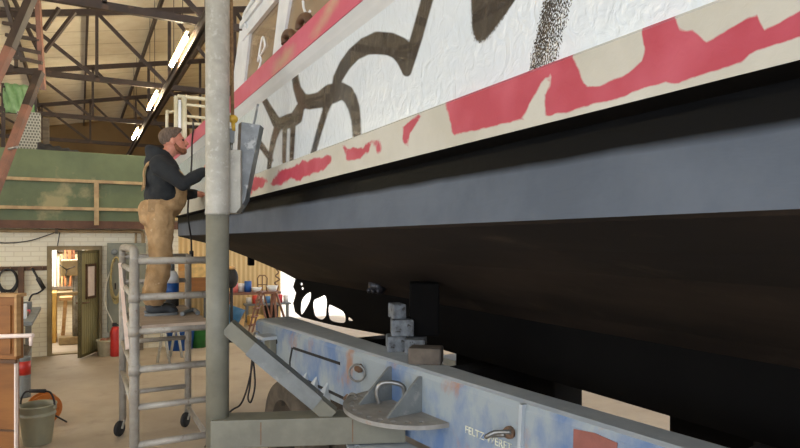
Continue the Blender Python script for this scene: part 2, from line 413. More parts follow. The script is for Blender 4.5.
# roof trusses
def truss(u, label):
    t = thing('roof_truss', label, 'roof truss', (0, u, 5.15), 'steel roof trusses')
    X0, X1, ZB = -8.9, 11.9 if u < 14.4 else 4.2, 5.15
    tz = lambda x: 6.5+RS*x
    bm = NB(); box(bm, X0, X1, u-.035, u+.035, ZB, ZB+.11); part('bottom_chord', bm, M_steel, t)
    bm = NB(); bar(bm, (X0, u, tz(X0)), (X1, u, tz(X1)), .07, .12); part('top_chord', bm, M_steel, t)
    xs = []; x = -6.6
    while x < X1-.8: xs.append(x); x += 1.38
    for i, x in enumerate(xs):
        bm = NB(); box(bm, x-.03, x+.03, u-.035, u+.035, ZB+.08, tz(x)); part('web_post', bm, M_steel, t)
        if i+1 < len(xs):
            bm = NB(); bar(bm, (x+.02, u, tz(x)-.03), (xs[i+1]-.02, u, ZB+.08), .06, .065); part('web_diagonal', bm, M_steel, t)
    return t
truss(9.3, 'brown steel roof truss nearest the camera, crossing the top left corner')
truss(13.6, 'brown steel roof truss just behind the first fluorescent lamp')
truss(18.0, 'third brown steel roof truss, above the green parapet')
truss(22.4, 'farthest brown steel roof truss, in front of the brown end wall')
for i, (x, lb) in enumerate(((-5.38, 'purlin near the left wall'), (-4.0, 'second purlin from the left wall'), (-2.62, 'purlin above the red braces'),
                (-1.24, 'purlin left of the perforated duct'), (.14, 'purlin running over the middle of the green parapet'),
                (1.52, 'purlin above the row of fluorescent lamps'), (2.9, 'purlin running over the boat cabin'))):
    bm = NB(); box(bm, x-.025, x+.025, -3, 28 if x < 4 else 14.4, roofz(x)+.0, roofz(x)+.17)
    solo('roof_purlin', bm, M_steel, 'dark brown steel roof '+lb, 'purlin', (x, 10, roofz(x)), 'roof purlins')
bm = NB(); box(bm, 1.53, 1.56, 2, 27.5, 4.93, 5.1); box(bm, 1.5, 1.59, 2, 27.5, 5.08, 5.1); box(bm, 1.5, 1.59, 2, 27.5, 4.93, 4.95)
solo('crane_rail', bm, M_steel, 'long brown steel runway beam beside the row of fluorescent lamps', 'beam', (1.67, 10, 4.93))
M_tube = emit('fluorescent_tube', (255, 238, 200), 85)
lamp0 = None
for i, (y, lb) in enumerate(((10.26, 'nearest and largest of the lit fluorescent lamps under the roof'), (14.2, 'second fluorescent lamp back, in the middle of the lit row'), (18.8, 'farthest fluorescent lamp, just above the worker in the row'))):
    if lamp0 is None:
        t = thing('fluorescent_lamp', lb, 'lamp', (1.4, y, 5.0), 'fluorescent lamps in a row')
        bm = NB(); box(bm, 1.375, 1.425, y-1.0, y+1.0, 5.03, 5.07); part('housing', bm, M_tanmetal, t)
        bm = NB(); tube(bm, [(1.4, y-.8, 4.98), (1.4, y+.8, 4.98)], .034, 12); part('tube', bm, M_tube, t, 'glowing white tube')
        for dy in (-.5, .5):
            bm = NB(); bar(bm, (1.4, y+dy, 5.09), (1.4, y+dy, roofz(1.4)+.17), .01, .01); part('hanger', bm, M_steel, t)
        lamp0 = t
    else: dup(lamp0, (1.4, y, 5.0), 0, lb)
for x, y, lb in ((-4.6, 5, 'added fluorescent lamp out of view on the left, nearest one'), (-4.6, 10, 'added fluorescent lamp out of view on the left, second one'), (-4.6, 15, 'added fluorescent lamp out of view on the left, third one')):  # unseen lamps added on the left to brighten the ceiling
    dup(lamp0, (x, y, 4.9 if x > 0 else 4.2), 0, lb)

# ------------------------------------------------------------------ green mezzanine parapet and what stands on it
UP = 11.35
t = thing('mezzanine_parapet', 'green camouflage painted steel parapet panel along the upper floor edge', 'parapet', (-2, UP, 2.27))
bm = NB(); box(bm, -9, 1.5, UP, UP+.06, 2.2, 3.42, bev=.01); part('panel', bm, M_camo, t)
for z in (2.93, 2.47):
    bm = NB(); box(bm, -9, 1.45, UP-.07, UP, z-.025, z+.025); part('rail', bm, M_tanmetal, t)
for x in (-2.6, on_y(96.5, 190, UP-.04).x):
    bm = NB(); box(bm, x-.035, x+.035, UP-.075, UP-.0, 2.2, 2.93); part('rail_post', bm, M_tanmetal, t)
t = thing('perforated_duct', 'grey perforated upright duct standing behind the green parapet', 'duct', (-.75, 12.2, 2.3))
P0 = on_y(29, 150, 12.2)
bm = NB(); box(bm, P0.x-.17, P0.x+.17, 12.1, 12.4, 2.3, on_y(29, 112, 12.1).z); part('body', bm, brick('perforated_sheet', (96, 94, 84), (104, 100, 90), (168, 166, 152), .045, .05), t)
a, b = on_y(3, 112, 12.9), on_y(35, 86, 12.9)
bm = NB(); n = 14
g = [[bm.verts.new((a.x+(b.x-a.x)*i/n, 12.9+.05*math.sin(i*1.7+j), a.z+(b.z-a.z)*j/8)) for j in range(9)] for i in range(n+1)]
for i in range(n):
    for j in range(8): bm.faces.new((g[i][j], g[i+1][j], g[i+1][j+1], g[i][j+1])).smooth = True
bmesh.ops.solidify(bm, geom=bm.faces[:], thickness=.01)
t = thing('sheet_screen', 'bright green plastic sheet hung on a frame behind the red brace', 'sheet', ((a.x+b.x)/2, 12.9, 2.3))
part('sheet', bm, M_net, t)
for x in (a.x, b.x):
    bm = NB(); box(bm, x-.03, x+.03, 12.92, 12.98, 2.3, b.z); part('post', bm, M_steel, t)
a, b = on_y(38, 152, 11.9), on_y(92, 154, 11.9)
bm = NB()
g = []
for i in range(19):
    f = i/18; hh = .17*(1-f)**.7+.03+.02*math.sin(i*2.1)
    g.append([bm.verts.new((a.x+(b.x-a.x)*f, 11.6+.45*j/6, 3.28+(hh+.12)*math.sin(PI*min(1, .12+j/6*.8)))) for j in range(7)])
for i in range(18):
    for j in range(6): bm.faces.new((g[i][j], g[i+1][j], g[i+1][j+1], g[i][j+1])).smooth = True
bmesh.ops.solidify(bm, geom=bm.faces[:], thickness=.03)
t = thing('covered_stack', 'dark grey tarpaulin covered stack behind the green parapet', 'tarpaulin', ((a.x+b.x)/2, 11.8, 2.3))
part('tarpaulin', bm, M_tarp, t)
bm = NB(); box(bm, a.x+.05, b.x-.05, 11.62, 12.0, 2.3, 3.3); part('crate', bm, M_oldwood, t)
p = on_y(46, 150, 12.6)
bm = NB(); box(bm, p.x-.05, p.x+.05, 12.55, 12.65, 2.3, 4.15); solo('timber_post', bm, M_oldwood, 'brown timber post standing right of the perforated duct', 'post', (p.x, 12.6, 2.3))

# inclined steel braces in the upper left corner
t = thing('steel_brace', 'brown steel brace with red primed lower end slanting across the top left corner', 'steel brace', at(0, 85, 7.6))
p0, p1, p2 = at(33, -6, 7.9), at(10, 48, 7.7), at(-10, 92, 7.6)
bm = NB(); bar(bm, p0, p1, .1, .1, up=FV); part('upper_flange', bm, M_steel, t)
bm = NB(); bar(bm, p1, p1+(p2-p1)*(p1.z/(p1.z-p2.z)), .1, .1, up=FV); part('lower_end', bm, M_redsteel, t, 'red primed end')
t = thing('stair_stringer', 'red brown steel stringer slanting down in front of the green parapet', 'steel stringer', at(0, 177, 8.0))
bm = NB(); bar(bm, at(40, 72, 8.6), at(27, 106, 8.4), .1, .09, up=FV); part('upper_piece', bm, M_steel, t)
bm = NB(); a_, b_ = at(27, 106, 8.4), at(-6, 194, 8.0); bar(bm, a_, a_+(b_-a_)*(a_.z/(a_.z-b_.z)), .1, .09, up=FV); part('lower_piece', bm, M_redsteel, t)
bm = NB(); tube(bm, [at(9, 149, 8.1), at(17, 147, 8.0)], .02, 8); part('bolt', bm, M_chrome, t)
t = thing('hanging_ladder', 'steel ladder with dark rungs hanging in the top left corner', 'ladder', at(40, 90, 9.2))
bm = NB(); bar(bm, at(37, -12, 9.0), at(43, 90, 9.2), .075, .05, up=FV); part('stile', bm, M_redsteel, t)
bm = NB(); bar(bm, at(2, -12, 9.0), at(23, 62, 9.3), .06, .05, up=FV); part('stile', bm, M_steel, t)
for (xa, ya, xb, yb) in ((4, 9, 38, 11), (6, 23, 39, 27), (9, 35, 40, 40), (14, 47, 41, 53), (17, 57, 42, 63)):
    bm = NB(); bar(bm, at(xa-3, ya, 9.1), at(xb, yb, 9.1), .05, .05, up=FV); part('rung', bm, M_steel, t)
for (xa, ya, xb, yb, lb) in ((59, 8, 44, 30, 'thin steel strut fanning out from the hanging ladder, upper one'), (75, 12, 44, 52, 'thin steel strut fanning out from the hanging ladder, lower one'), (14, 0, 42, 58, 'thin brown steel strut crossing the hanging ladder')):
    bm = NB(); bar(bm, at(xa, ya, 9.4), at(xb, yb, 9.3), .05, .05, up=FV)
    solo('steel_strut', bm, M_steel, lb, 'strut', at(xb, yb, 9.3), 'steel struts')

# ------------------------------------------------------------------ workshop wall fittings
UW = U1
z = on_y(70, 231, UW).z
bm = NB(); xe = on_y(143, 231, UW-.06).x
tube(bm, [(-6, UW-.06, z)]+spline([(xe-.1, UW-.06, z), (xe-.02, UW-.06, z-.02), (xe, UW-.06, z-.1)], 4)+[(xe, UW-.06, z-.5)], .03, 10)
t = thing('conduit_pipe', 'pale pipe running along the cream wall and bending down behind the worker', 'pipe', (-2, UW-.06, z))
part('pipe', bm, M_tanmetal, t)
vx = xe-.12
bm = NB(); tube(bm, [(vx, UW-.06, z), (vx, UW-.06, z-.42)], .018, 8); part('branch', bm, M_tanmetal, t)
bm = NB(); tube(bm, [(vx, UW-.1, z-.36), (vx+.04, UW-.16, z-.36)], .02, 8); box(bm, vx-.06, vx+.1, UW-.19, UW-.16, z-.38, z-.345); part('valve', bm, M_red, t, 'red valve handle')
for x in (-3.2, -1.9, -.35):
    bm = NB(); box(bm, x-.02, x+.02, UW-.1, UW, z-.045, z+.045); part('clip', bm, M_oldwood, t)
bm = NB(); tube(bm, spline([on_y(-20, 241, UW-.03), on_y(5, 243, UW-.03), on_y(28, 241, UW-.03), on_y(45, 236, UW-.03), on_y(59, 231, UW-.05)], 6), .009, 6)
solo('wall_cable', bm, M_cable, 'thin dark cable sagging across the cream wall below the pipe', 'cable', on_y(28, 241, UW-.03))
bm = NB(); tube(bm, [on_y(60, 231, UW-.04), on_y(57, 249, UW-.04)], .007, 6)
solo('drop_cable', bm, M_cable, 'short dark cable dropping from the pipe to the door frame', 'cable', on_y(58, 240, UW-.04))
# hook rail and hanging tools
zr = on_y(20, 268.5, UW).z
t = thing('hook_rail', 'brown hook rail on the cream wall left of the doorway', 'hook rail', (-1, UW-.02, zr))
xa, xb = -2.2, on_y(50, 268, UW).x
bm = NB(); box(bm, xa, xb, UW-.035, UW, zr-.035, zr+.035); part('board', bm, M_frame, t)
for px in (2, 11, 21, 32, 43):
    x = on_y(px, 268, UW).x
    bm = NB(); tube(bm, [(x, UW-.03, zr), (x, UW-.09, zr-.01), (x, UW-.1, zr+.04)], .009, 6); part('hook', bm, M_rust, t)
def loopcoil(name, label, cat, c, r1, r2, wire, turns, m, dx=0):
    t = thing(name, label, cat, c); bm = NB()
    pts = []
    for i in range(turns*20+1):
        a = 2*PI*i/20+PI/2; k = 1+.08*math.sin(i*.37)
        pts.append((c[0]+r1*k*math.cos(a), c[1]-.012*(i/20)+.01*math.sin(i*.9), c[2]+r2*k*(math.sin(a)-1)))
    tube(bm, pts, wire, 6); part('coil', bm, m, t); return t
c = on_y(8, 269, UW-.06)
loopcoil('hose_coil', 'black hose coil hanging on the left end of the hook rail', 'hose', tuple(c), .13, .19, .014, 5, M_cable)
x = on_y(21.5, 268, UW).x
t = thing('leather_strap', 'brown leather strap hanging on the hook rail', 'strap', (x, UW-.09, zr))
bm = NB(); box(bm, x-.045, x+.045, UW-.11, UW-.085, zr-.42, zr+.03, bev=.008); part('strap', bm, M_frame, t)
bm = NB(); tube(bm, [(x+.035*math.cos(a), UW-.1, zr-.45+.035*math.sin(a)) for a in [2*PI*i/12 for i in range(12)]], .008, 6, closed=True); part('buckle', bm, M_rust, t)
p0, p1 = on_y(32, 268, UW-.09), on_y(44, 289, UW-.09)
t = thing('grease_gun', 'dark grease gun with curved hose hanging from the hook rail', 'tool', p0)
bm = NB(); tube(bm, [p0, p0.lerp(p1, .45), p0.lerp(p1, .5), p1], [.018, .018, .036, .036], 10); part('barrel', bm, M_cable, t)
bm = NB(); tube(bm, spline([p1, on_y(38, 293, UW-.09), on_y(32, 295, UW-.09), on_y(29, 301, UW-.09)], 6), .014, 8); part('hose', bm, M_cable, t)

# open door leaf
hx, hy = DX1+.0, U1-.03
le = on_z(79.5, 360, 0.0); ang = math.atan2(le.y-hy, le.x-hx); wdt = math.hypot(le.y-hy, le.x-hx)
ML = MX.Translation((hx, hy, 0)) @ MX.Rotation(ang, 4, 'Z')
t = thing('door_leaf', 'open olive corrugated metal door leaf with a pale framed board', 'door', (hx, hy, 0))
bm = NB(); box(bm, 0, wdt, -.02, .02, .03, DZ-.02, ML); o = part('panel', bm, M_olive, t)
# the sheet's ribs run across the leaf: keep them in the leaf's own frame
o.data.transform(MX.Rotation(-ang, 4, 'Z')); o.rotation_euler = (0, 0, ang)
bm = NB()
for a0, a1, z0, z1 in ((0, wdt, DZ-.05, DZ), (0, .03, .03, DZ), (wdt-.03, wdt, .03, DZ), (0, wdt, .03, .08)): box(bm, a0, a1, -.03, .03, z0, z1, ML)
part('border', bm, mat('olive_paint', (104, 92, 52), (92, 80, 44), scale=5, rough=.5), t)
fa, fb, zt, zb = wdt*.22, wdt*.76, 1.55, .97
bm = NB()
for sd in (-1, 1):
    y0, y1 = (.02, .045) if sd > 0 else (-.045, -.02)
    for a0, a1, z0, z1 in ((fa, fb, zt-.04, zt), (fa, fb, zb, zb+.04), (fa, fa+.045, zb, zt), (fb-.045, fb, zb, zt)): box(bm, a0, a1, y0, y1, z0, z1, ML)
part('board_frame', bm, M_frame, t)
bm = NB(); box(bm, fa+.045, fb-.045, -.032, .032, zb+.04, zt-.04, ML); part('board', bm, M_paper, t, 'pale pink board')
bm = NB()
for sd in (-1, 1): tube(bm, [ML @ V((wdt-.05, 0, .92)), ML @ V((wdt-.05, sd*.07, .92)), ML @ V((wdt-.17, sd*.07, .92))], .012, 8)
part('handle', bm, M_rust, t)
for zz in (.3, 1.5):
    bm = NB(); tube(bm, [(hx, hy-.0, zz), (hx, hy, zz+.1)], .016, 8); part('hinge', bm, M_rust, t)

# store room seen through the doorway
t = thing('timber_rack', 'rack of upright timber offcuts seen through the doorway', 'rack', (-.5, 14.1, 0))
bm = NB(); box(bm, -1.9, .7, 14.0, 14.35, .95, 1.0); box(bm, -1.9, .7, 14.3, 14.36, 1.7, 1.76); part('shelf', bm, M_oldwood, t)
for x in (-1.9, .66):
    bm = NB(); box(bm, x, x+.05, 14.0, 14.06, 0, 1.76); part('upright', bm, M_oldwood, t)
cols = [(216, 186, 140), (190, 120, 70), (236, 226, 206), (150, 92, 56), (206, 160, 108), (244, 238, 226), (170, 106, 60), (226, 204, 170)]
x = -1.75; i = 0
while x < .62:
    w = random.uniform(.03, .075); hgt = random.uniform(.55, 1.0)
    bm = NB(); box(bm, x, x+w, 14.05+random.random()*.08, 14.22, 1.0, 1.0+hgt)
    cc = cols[(i*5+3) % 8]
    solo('timber_offcut', bm, can(cc, 'timber_%d' % ((i*5+3) % 8)), 'upright timber offcut on the rack seen through the doorway', 'timber', (x+w/2, 14.14, 1.0), 'timber offcuts on the rack')
    x += w+random.uniform(.004, .03); i += 1
bm = NB()
t = thing('bench_drill', 'greenish bench drill machine standing inside the doorway', 'machine', (-.62, 12.9, 0))
mg = mat('machine_green_grey', (156, 136, 96), (132, 112, 78), scale=6, rough=.5)
bx = on_y(68, 300, 12.9).x
bm = NB(); tube(bm, [(bx+.12, 12.9, .1), (bx+.12, 12.9, 1.55)], .05, 12); part('column', bm, M_chrome, t)
bm = NB(); box(bm, bx-.12, bx+.3, 12.78, 13.02, 1.28, 1.58, bev=.03); part('head', bm, mg, t)
bm = NB(); tube(bm, [(bx, 12.9, 1.3), (bx, 12.9, 1.1)], [.035, .012], 10); part('chuck', bm, M_chrome, t)
bm = NB(); box(bm, bx-.18, bx+.22, 12.7, 13.1, .92, .98, bev=.01); part('table', bm, mg, t)
bm = NB(); box(bm, bx-.15, bx+.25, 12.74, 13.06, 0, .14, bev=.02); part('base', bm, mg, t)
for k in range(3):
    a = k*2*PI/3+.4; bm = NB(); tube(bm, [(bx-.02, 12.76, 1.4), (bx-.02+.15*math.cos(a), 12.72, 1.4+.15*math.sin(a))], .01, 6); part('feed_handle', bm, M_cable, t)
t = thing('work_table', 'tan wooden work table with splayed legs inside the doorway', 'table', (.0, 13.2, 0))
bm = NB(); box(bm, -.35, .75, 13.25, 13.85, .78, .84); part('table_top', bm, M_ply, t)
for x, y in ((-.3, 13.3), (.7, 13.3), (-.3, 13.8), (.7, 13.8)):
    bm = NB(); bar(bm, (x, y, 0), (x*.9+.02, y, .78), .06, .06); part('leg', bm, M_ply, t)
bm = NB(); box(bm, bx-.55, bx-.2, 13.1, 13.7, 0, .95, bev=.01)
solo('store_cupboard', bm, mat('yellow_cupboard', (196, 160, 84), (180, 142, 70), scale=3, rough=.6), 'yellowish cupboard at the left inside the doorway', 'cupboard', (bx-.38, 13.4, 0))

# grey cabinet right of the door
a, b = on_y(107.5, 243, U1-.2), on_y(146, 243, U1-.2)
t = thing('switch_cabinet', 'grey metal switch cabinet right of the open door', 'cabinet', ((a.x+b.x)/2, U1-.1, .35))
bm = NB(); box(bm, a.x, b.x, U1-.2, U1, .35, a.z, bev=.008); part('body', bm, M_cabinet, t)
bm = NB(); box(bm, a.x+.03, b.x-.03, U1-.215, U1-.2, .4, a.z-.04, bev=.004); part('door', bm, M_cabinet, t)
g = on_y(114.5, 252, U1-.22)
bm = NB(); lathe(bm, [(0, 0), (.055, 0), (.055, .02), (.03, .04), (0, .04)], aim((g.x, U1-.21, g.z), (0, -1, 0))); part('dial', bm, M_armgrey, t)
bm = NB(); tube(bm, [(a.x+.12, U1-.215, 1.2), (a.x+.12, U1-.25, 1.2), (a.x+.12, U1-.25, 1.1)], .01, 6); part('handle', bm, M_cable, t)
# box feet so that the cabinet stands on the floor
bm = NB(); box(bm, a.x+.04, b.x-.04, U1-.18, U1, 0, .35); part('plinth', bm, M_oldwood, t)
c = on_y(116, 257, U1-.36)
loopcoil('cable_coil', 'straw yellow cable coil hanging beside the switch cabinet', 'cable', tuple(c), .085, .37, .013, 8, M_hose)
bm = NB(); tube(bm, [c+V((0, -.1, 0)), c+V((0, .16, .0))], .015, 6); solo('coil_hook', bm, M_rust, 'steel hook on the cabinet holding the straw yellow coil', 'hook', c)
bm = NB(); tube(bm, spline([c+V((-.02, -.03, -.05)), on_y(106, 285, U1-.4), on_y(105, 305, U1-.4), on_y(113, 325, U1-.38), on_y(112, 348, U1-.38)], 6), .012, 6)
solo('loose_cable', bm, mat('white_cable', (206, 198, 176), rough=.6), 'pale loose cable trailing below the straw yellow coil', 'cable', on_y(106, 295, U1-.4))
c = on_z(115.5, 356, 0)
t = thing('fire_extinguisher', 'red fire extinguisher on the floor below the yellow cable coil', 'fire extinguisher', c)
bm = NB(); lathe(bm, [(0, 0), (.075, 0), (.08, .02), (.08, .42), (.06, .48), (.025, .5), (0, .5)], MX.Translation(c)); part('body', bm, M_red, t)
bm = NB(); box(bm, c.x-.05, c.x+.02, c.y-.02, c.y+.02, .5, .56); part('valve', bm, M_cable, t)
bm = NB(); tube(bm, spline([c+V((.02, 0, .53)), c+V((.1, -.02, .45)), c+V((.1, -.02, .2))], 5), .012, 6); part('hose', bm, M_cable, t)
# white tub with rags
c = on_z(108, 355, 0)
t = thing('white_tub', 'dirty white plastic tub beside the open door', 'tub', c)
mt = mat('dirty_white_plastic', (206, 200, 172), (176, 168, 136), scale=7, rough=.6)
bm = NB(); lathe(bm, [(0, 0), (.15, 0), (.17, .24), (.185, .245), (.185, .27), (.17, .27), (.16, .22), (.14, .02), (0, .02)], MX.Translation(c)); part('body', bm, mt, t)
bm = NB()
for k in range(5): ball(bm, c+V((.08*math.cos(k*1.3), .08*math.sin(k*1.3), .24)), (.06, .05, .045), seg=8, rings=6)
solo('rag_heap', bm, mat('mixed_rags', (150, 70, 56), (176, 160, 130), scale=14, rough=.9), 'heap of reddish rags in the white tub', 'rags', c+V((0, 0, .2)))

# ------------------------------------------------------------------ workbench, crates and bucket on the left
t = thing('workbench', 'grey steel workbench against the cream wall left of the doorway', 'workbench', (-1.0, 10.1, 0))
zt = .88
bm = NB(); box(bm, -1.9, -.55, 9.2, 11.2, zt-.05, zt, bev=.006); part('bench_top', bm, M_armgrey, t)
for x, y in ((-.7, 9.36), (-.7, 10.85), (-1.8, 9.36), (-1.8, 10.85)):
    bm = NB(); box(bm, x-.04, x+.04, y-.04, y+.04, 0, zt-.05); part('leg', bm, M_galv, t)
bm = NB(); box(bm, -1.85, -.66, 9.4, 10.9, .3, .34); part('shelf', bm, M_oldwood, t)
bm = NB(); box(bm, -1.9, -1.2, 9.5, 10.9, .34, .8); part('back_panel', bm, M_cable, t)
k = 0
for (px, d, w, dp, hh, nm, m, lb, cat) in (
    (27, 8.2, .1, .1, .2, 'paint_tin', M_white, 'white tin at the front of the grey workbench', 'tin'),
    (33, 8.5, .22, .14, .06, 'file_tray', M_oldwood, 'brown tray on the grey workbench', 'tray'),
    (38, 8.8, .24, .16, .05, 'folded_cloth', mat('pink_cloth', (206, 92, 108), (180, 70, 88), scale=9, rough=.9), 'pink folded cloth on the grey workbench', 'cloth'),
    (42, 9.1, .14, .14, .14, 'tool_case', M_armgrey, 'grey tool case at the back of the grey workbench', 'case')):
    p = at(px, 312, d); x = min(p.x, -.64-w/2); x = max(x, -1.8)
    bm = NB(); box(bm, x-w/2, x+w/2, p.y-dp/2, p.y+dp/2, zt, zt+hh, bev=.012)
    solo(nm, bm, m, lb, cat, (x, p.y, zt))
t = thing('bench_vice', 'grey bench vice among the clutter on the grey workbench', 'vice', (-.8, 10.55, zt))
bm = NB(); box(bm, -.9, -.72, 10.45, 10.65, zt, zt+.05); box(bm, -.86, -.76, 10.48, 10.62, zt+.05, zt+.2, bev=.01); part('body', bm, M_armgrey, t)
bm = NB(); box(bm, -.86, -.76, 10.36, 10.44, zt+.06, zt+.2, bev=.01); tube(bm, [(-.81, 10.48, zt+.1), (-.81, 10.25, zt+.1)], .018, 8); part('jaw', bm, M_chrome, t)
bm = NB(); tube(bm, [(-.9, 10.27, zt+.1), (-.72, 10.27, zt+.1)], .008, 6); part('handle', bm, M_chrome, t)
for (p, s, m, lb) in ((V((-.9, 9.7, .34)), .24, M_oldwood, 'brown box on the lower shelf of the grey workbench'), (V((-.85, 10.3, .34)), .2, M_red, 'red box on the lower shelf of the grey workbench')):
    bm = NB(); box(bm, p.x-s/2, p.x+s/2, p.y-s/2, p.y+s/2, .34, .34+s*.8, bev=.01); solo('storage_box', bm, m, lb, 'box', p)
c = on_z(24, 397, 0)
t = thing('grey_drum', 'grey metal drum with a red label behind the wooden cupboard', 'drum', c)
bm = NB(); lathe(bm, [(0, 0), (.072, 0), (.075, .02), (.072, .04), (.072, .25), (.075, .27), (.072, .29), (.072, .48), (.077, .5), (.066, .5), (.066, .48), (0, .48)], MX.Translation(c)); part('body', bm, M_armgrey, t)
bm = NB(); lathe(bm, [(.0735, .28), (.0735, .45)], MX.Translation(c)); part('label', bm, M_red, t, 'red label')
# wooden cupboard at the left edge
MC = MX.Translation(at(-8, 448, 5.1)*1) @ MX.Rotation(-YAW-.09, 4, 'Z')
base = at(-8, 448, 5.1); base.z = 0
MC = MX.Translation(base) @ MX.Rotation(-YAW-.1, 4, 'Z')
t = thing('wooden_cupboard', 'shallow orange brown wooden cupboard with framed upper panel at the left edge', 'cupboard', base)
z1 = H-57*5.05/600; zmid = H-120*5.05/600; xr = .235
bm = NB(); box(bm, -.75, xr-.03, 0, .06, .0, zmid, MC, bev=.006); part('lower_carcass', bm, M_wood, t)
bm = NB(); box(bm, -.75, xr, -.02, .07, zmid, z1, MC, bev=.006); part('upper_carcass', bm, M_wood, t)
bm = NB(); box(bm, -.7, xr-.04, -.035, -.02, zmid+.05, z1-.07, MC, bev=.004); part('panel', bm, M_wood, t)
bm = NB(); box(bm, -.78, xr+.02, -.04, .08, z1, z1+.025, MC); box(bm, xr-.008, xr+.012, -.03, .02, zmid+.03, z1, MC); part('pale_edging', bm, M_ply, t, 'pale timber edging')
bm = NB(); box(bm, -.75, xr-.03, -.012, .0, .33, .345, MC); box(bm, -.75, xr-.03, -.012, 0, .10, .13, MC); box(bm, -.75, xr, -.03, 0, zmid-.03, zmid, MC); part('batten', bm, M_frame, t)
bm = NB(); box(bm, xr-.03, xr-.018, -.004, .03, 0, zmid, MC); part('corner_strip', bm, M_paper, t, 'pale corner strip')
bm = NB(); tube(bm, [MC @ V((.08, -.06, zmid+.2)), MC @ V((.42, -.06, zmid+.215))], .018, 8); tube(bm, [MC @ V((.4, -.06, zmid+.21)), MC @ V((.4, -.06, zmid+.13))], .014, 8); tube(bm, [MC @ V((.14, -.06, zmid+.2)), MC @ V((.14, .0, zmid+.2))], .014, 8); part('bar_handle', bm, M_paper, t, 'pale metal bar handle')
# bucket with bail handle
c = on_z(37.5, 443, 0)
t = thing('plastic_bucket', 'grey green plastic bucket with a black grip on its handle', 'bucket', c)
prof = [(0, .012), (.118, .0), (.122, .01), (.15, .27), (.158, .275), (.158, .29), (.152, .292), (.152, .315), (.16, .318), (.16, .36), (.166, .362), (.166, .375), (.152, .375), (.148, .33), (.116, .02), (0, .02)]
bm = NB(); lathe(bm, prof, MX.Translation(c), 28); part('body', bm, M_bucket, t)
ax = RV
hp = [c+ax*(.165*math.cos(a))+V((0, 0, .345+.155*math.sin(a)))-FV*.02 for a in [PI*i/16 for i in range(17)]]
hp = [c+ax*(-.165)+V((0, 0, .345))]+[c+ax*(.165*s)+V((0, 0, zz)) for s, zz in ((-1, .36), (-.93, .43), (-.75, .485), (-.5, .497), (0, .5), (.5, .497), (.75, .485), (.93, .43), (1, .36))]+[c+ax*.165+V((0, 0, .345))]
bm = NB(); tube(bm, spline(hp, 3), .009, 8); part('handle', bm, M_cable, t)
bm = NB(); tube(bm, [c+ax*-.075+V((0, 0, .5)), c+ax*.075+V((0, 0, .5))], .018, 10); part('grip', bm, M_cable, t)
for s in (-1, 1):
    bm = NB(); lathe(bm, [(0, 0), (.022, 0), (.022, .02), (0, .02)], aim(c+ax*(s*.155)+V((0, 0, .345)), ax*s), 10); part('ear', bm, M_bucket, t)
# orange reel behind the bucket
c = on_z(44, 423, .0); c = V((c.x, c.y, .16)); d = (CAM-c); d.z = 0; d = (d.normalized()+RV*.25).normalized()
t = thing('cable_reel', 'orange cable reel standing on the floor behind the bucket', 'cable reel', (c.x, c.y, 0))
for s in (-1, 1):
    bm = NB()
    out = [aim(c+d*(s*.06), d) @ V((.16*math.cos(2*PI*k/32), .16*math.sin(2*PI*k/32), 0)) for k in range(32)]
    hol = [[aim(c+d*(s*.06), d) @ V((.11*math.cos(j*PI/3)+.022*math.cos(2*PI*k/10), .11*math.sin(j*PI/3)+.022*math.sin(2*PI*k/10), 0)) for k in range(10)] for j in range(6)]
    poly3(bm, out, hol, d*.012); part('flange', bm, M_orange, t)
bm = NB(); lathe(bm, [(0, -.06), (.08, -.06), (.08, .06), (0, .06)], aim(c, d), 20); part('drum', bm, M_cable, t)
bm = NB(); lathe(bm, [(0, .07), (.04, .07), (.04, .1), (0, .1)], aim(c, d), 14); part('hub', bm, M_cable, t)
bm = NB(); tube(bm, [c+d*.12+RV*.0, c+RV*.17-V((0, 0, .1))+d*.1, c+RV*.24-V((0, 0, .148))], .009, 6); part('cable_tail', bm, M_cable, t)

# ------------------------------------------------------------------ clutter behind the scaffold and at the stern wall
def crate(px, py, d, w, dp, hh, zb, nm, m, lb, cat, rz=0, group=None):
    p = at(px, py, d); M = MX.Translation((p.x, p.y, 0)) @ MX.Rotation(rz, 4, 'Z')
    bm = NB(); box(bm, -w/2, w/2, -dp/2, dp/2, zb, zb+hh, M, bev=.01)
    return solo(nm, bm, m, lb, cat, (p.x, p.y, zb), group)
def bin_(px, py, r, h, m, nm, lb, cat):
    c = on_z(px, py, 0)
    bm = NB(); lathe(bm, [(0, 0), (r*.86, 0), (r, h*.94), (r*1.06, h*.95), (r*1.06, h), (r*.95, h), (r*.82, .03), (0, .03)], MX.Translation(c), 18)
    return solo(nm, bm, m, lb, cat, c)
bin_(180.5, 349, .24, .34, M_blue, 'blue_tub', 'blue plastic tub on the floor behind the scaffold', 'tub')
bin_(199, 347, .15, .5, M_green, 'green_bin', 'green plastic bin on the floor behind the scaffold', 'bin')
t = thing('folding_trestle', 'pale tubular trestle on the floor behind the scaffold legs', 'trestle', on_z(163, 363, 0))
b1, b2 = on_z(157.5, 363, 0), on_z(169.5, 364, 0); q = (b1+b2)/2+V((0, 0, .62))
for b_, nm in ((b1, 'leg'), (b2, 'leg')):
    for s in (0, 1):
        sh = V((.25, .45, 0))*s
        bm = NB(); tube(bm, [b_+sh, q+sh+(b_-q)*.06*V((1, 1, 0)).x], .022, 8); part('leg', bm, M_galv, t)
bm = NB(); bar(bm, q, q+V((.25, .45, 0)), .08, .05); part('top_bar', bm, M_galv, t)
t = thing('storage_bench', 'grey bench with boxes by the corrugated wall behind the scaffold', 'bench', (2.0, 14.0, 0))
bm = NB(); box(bm, 1.65, 2.6, 13.7, 14.4, .72, .78); part('bench_top', bm, M_armgrey, t)
for x, y in ((1.7, 13.75), (2.55, 13.75), (1.7, 14.35), (2.55, 14.35)):
    bm = NB(); box(bm, x-.03, x+.03, y-.03, y+.03, 0, .72); part('leg', bm, M_armgrey, t)
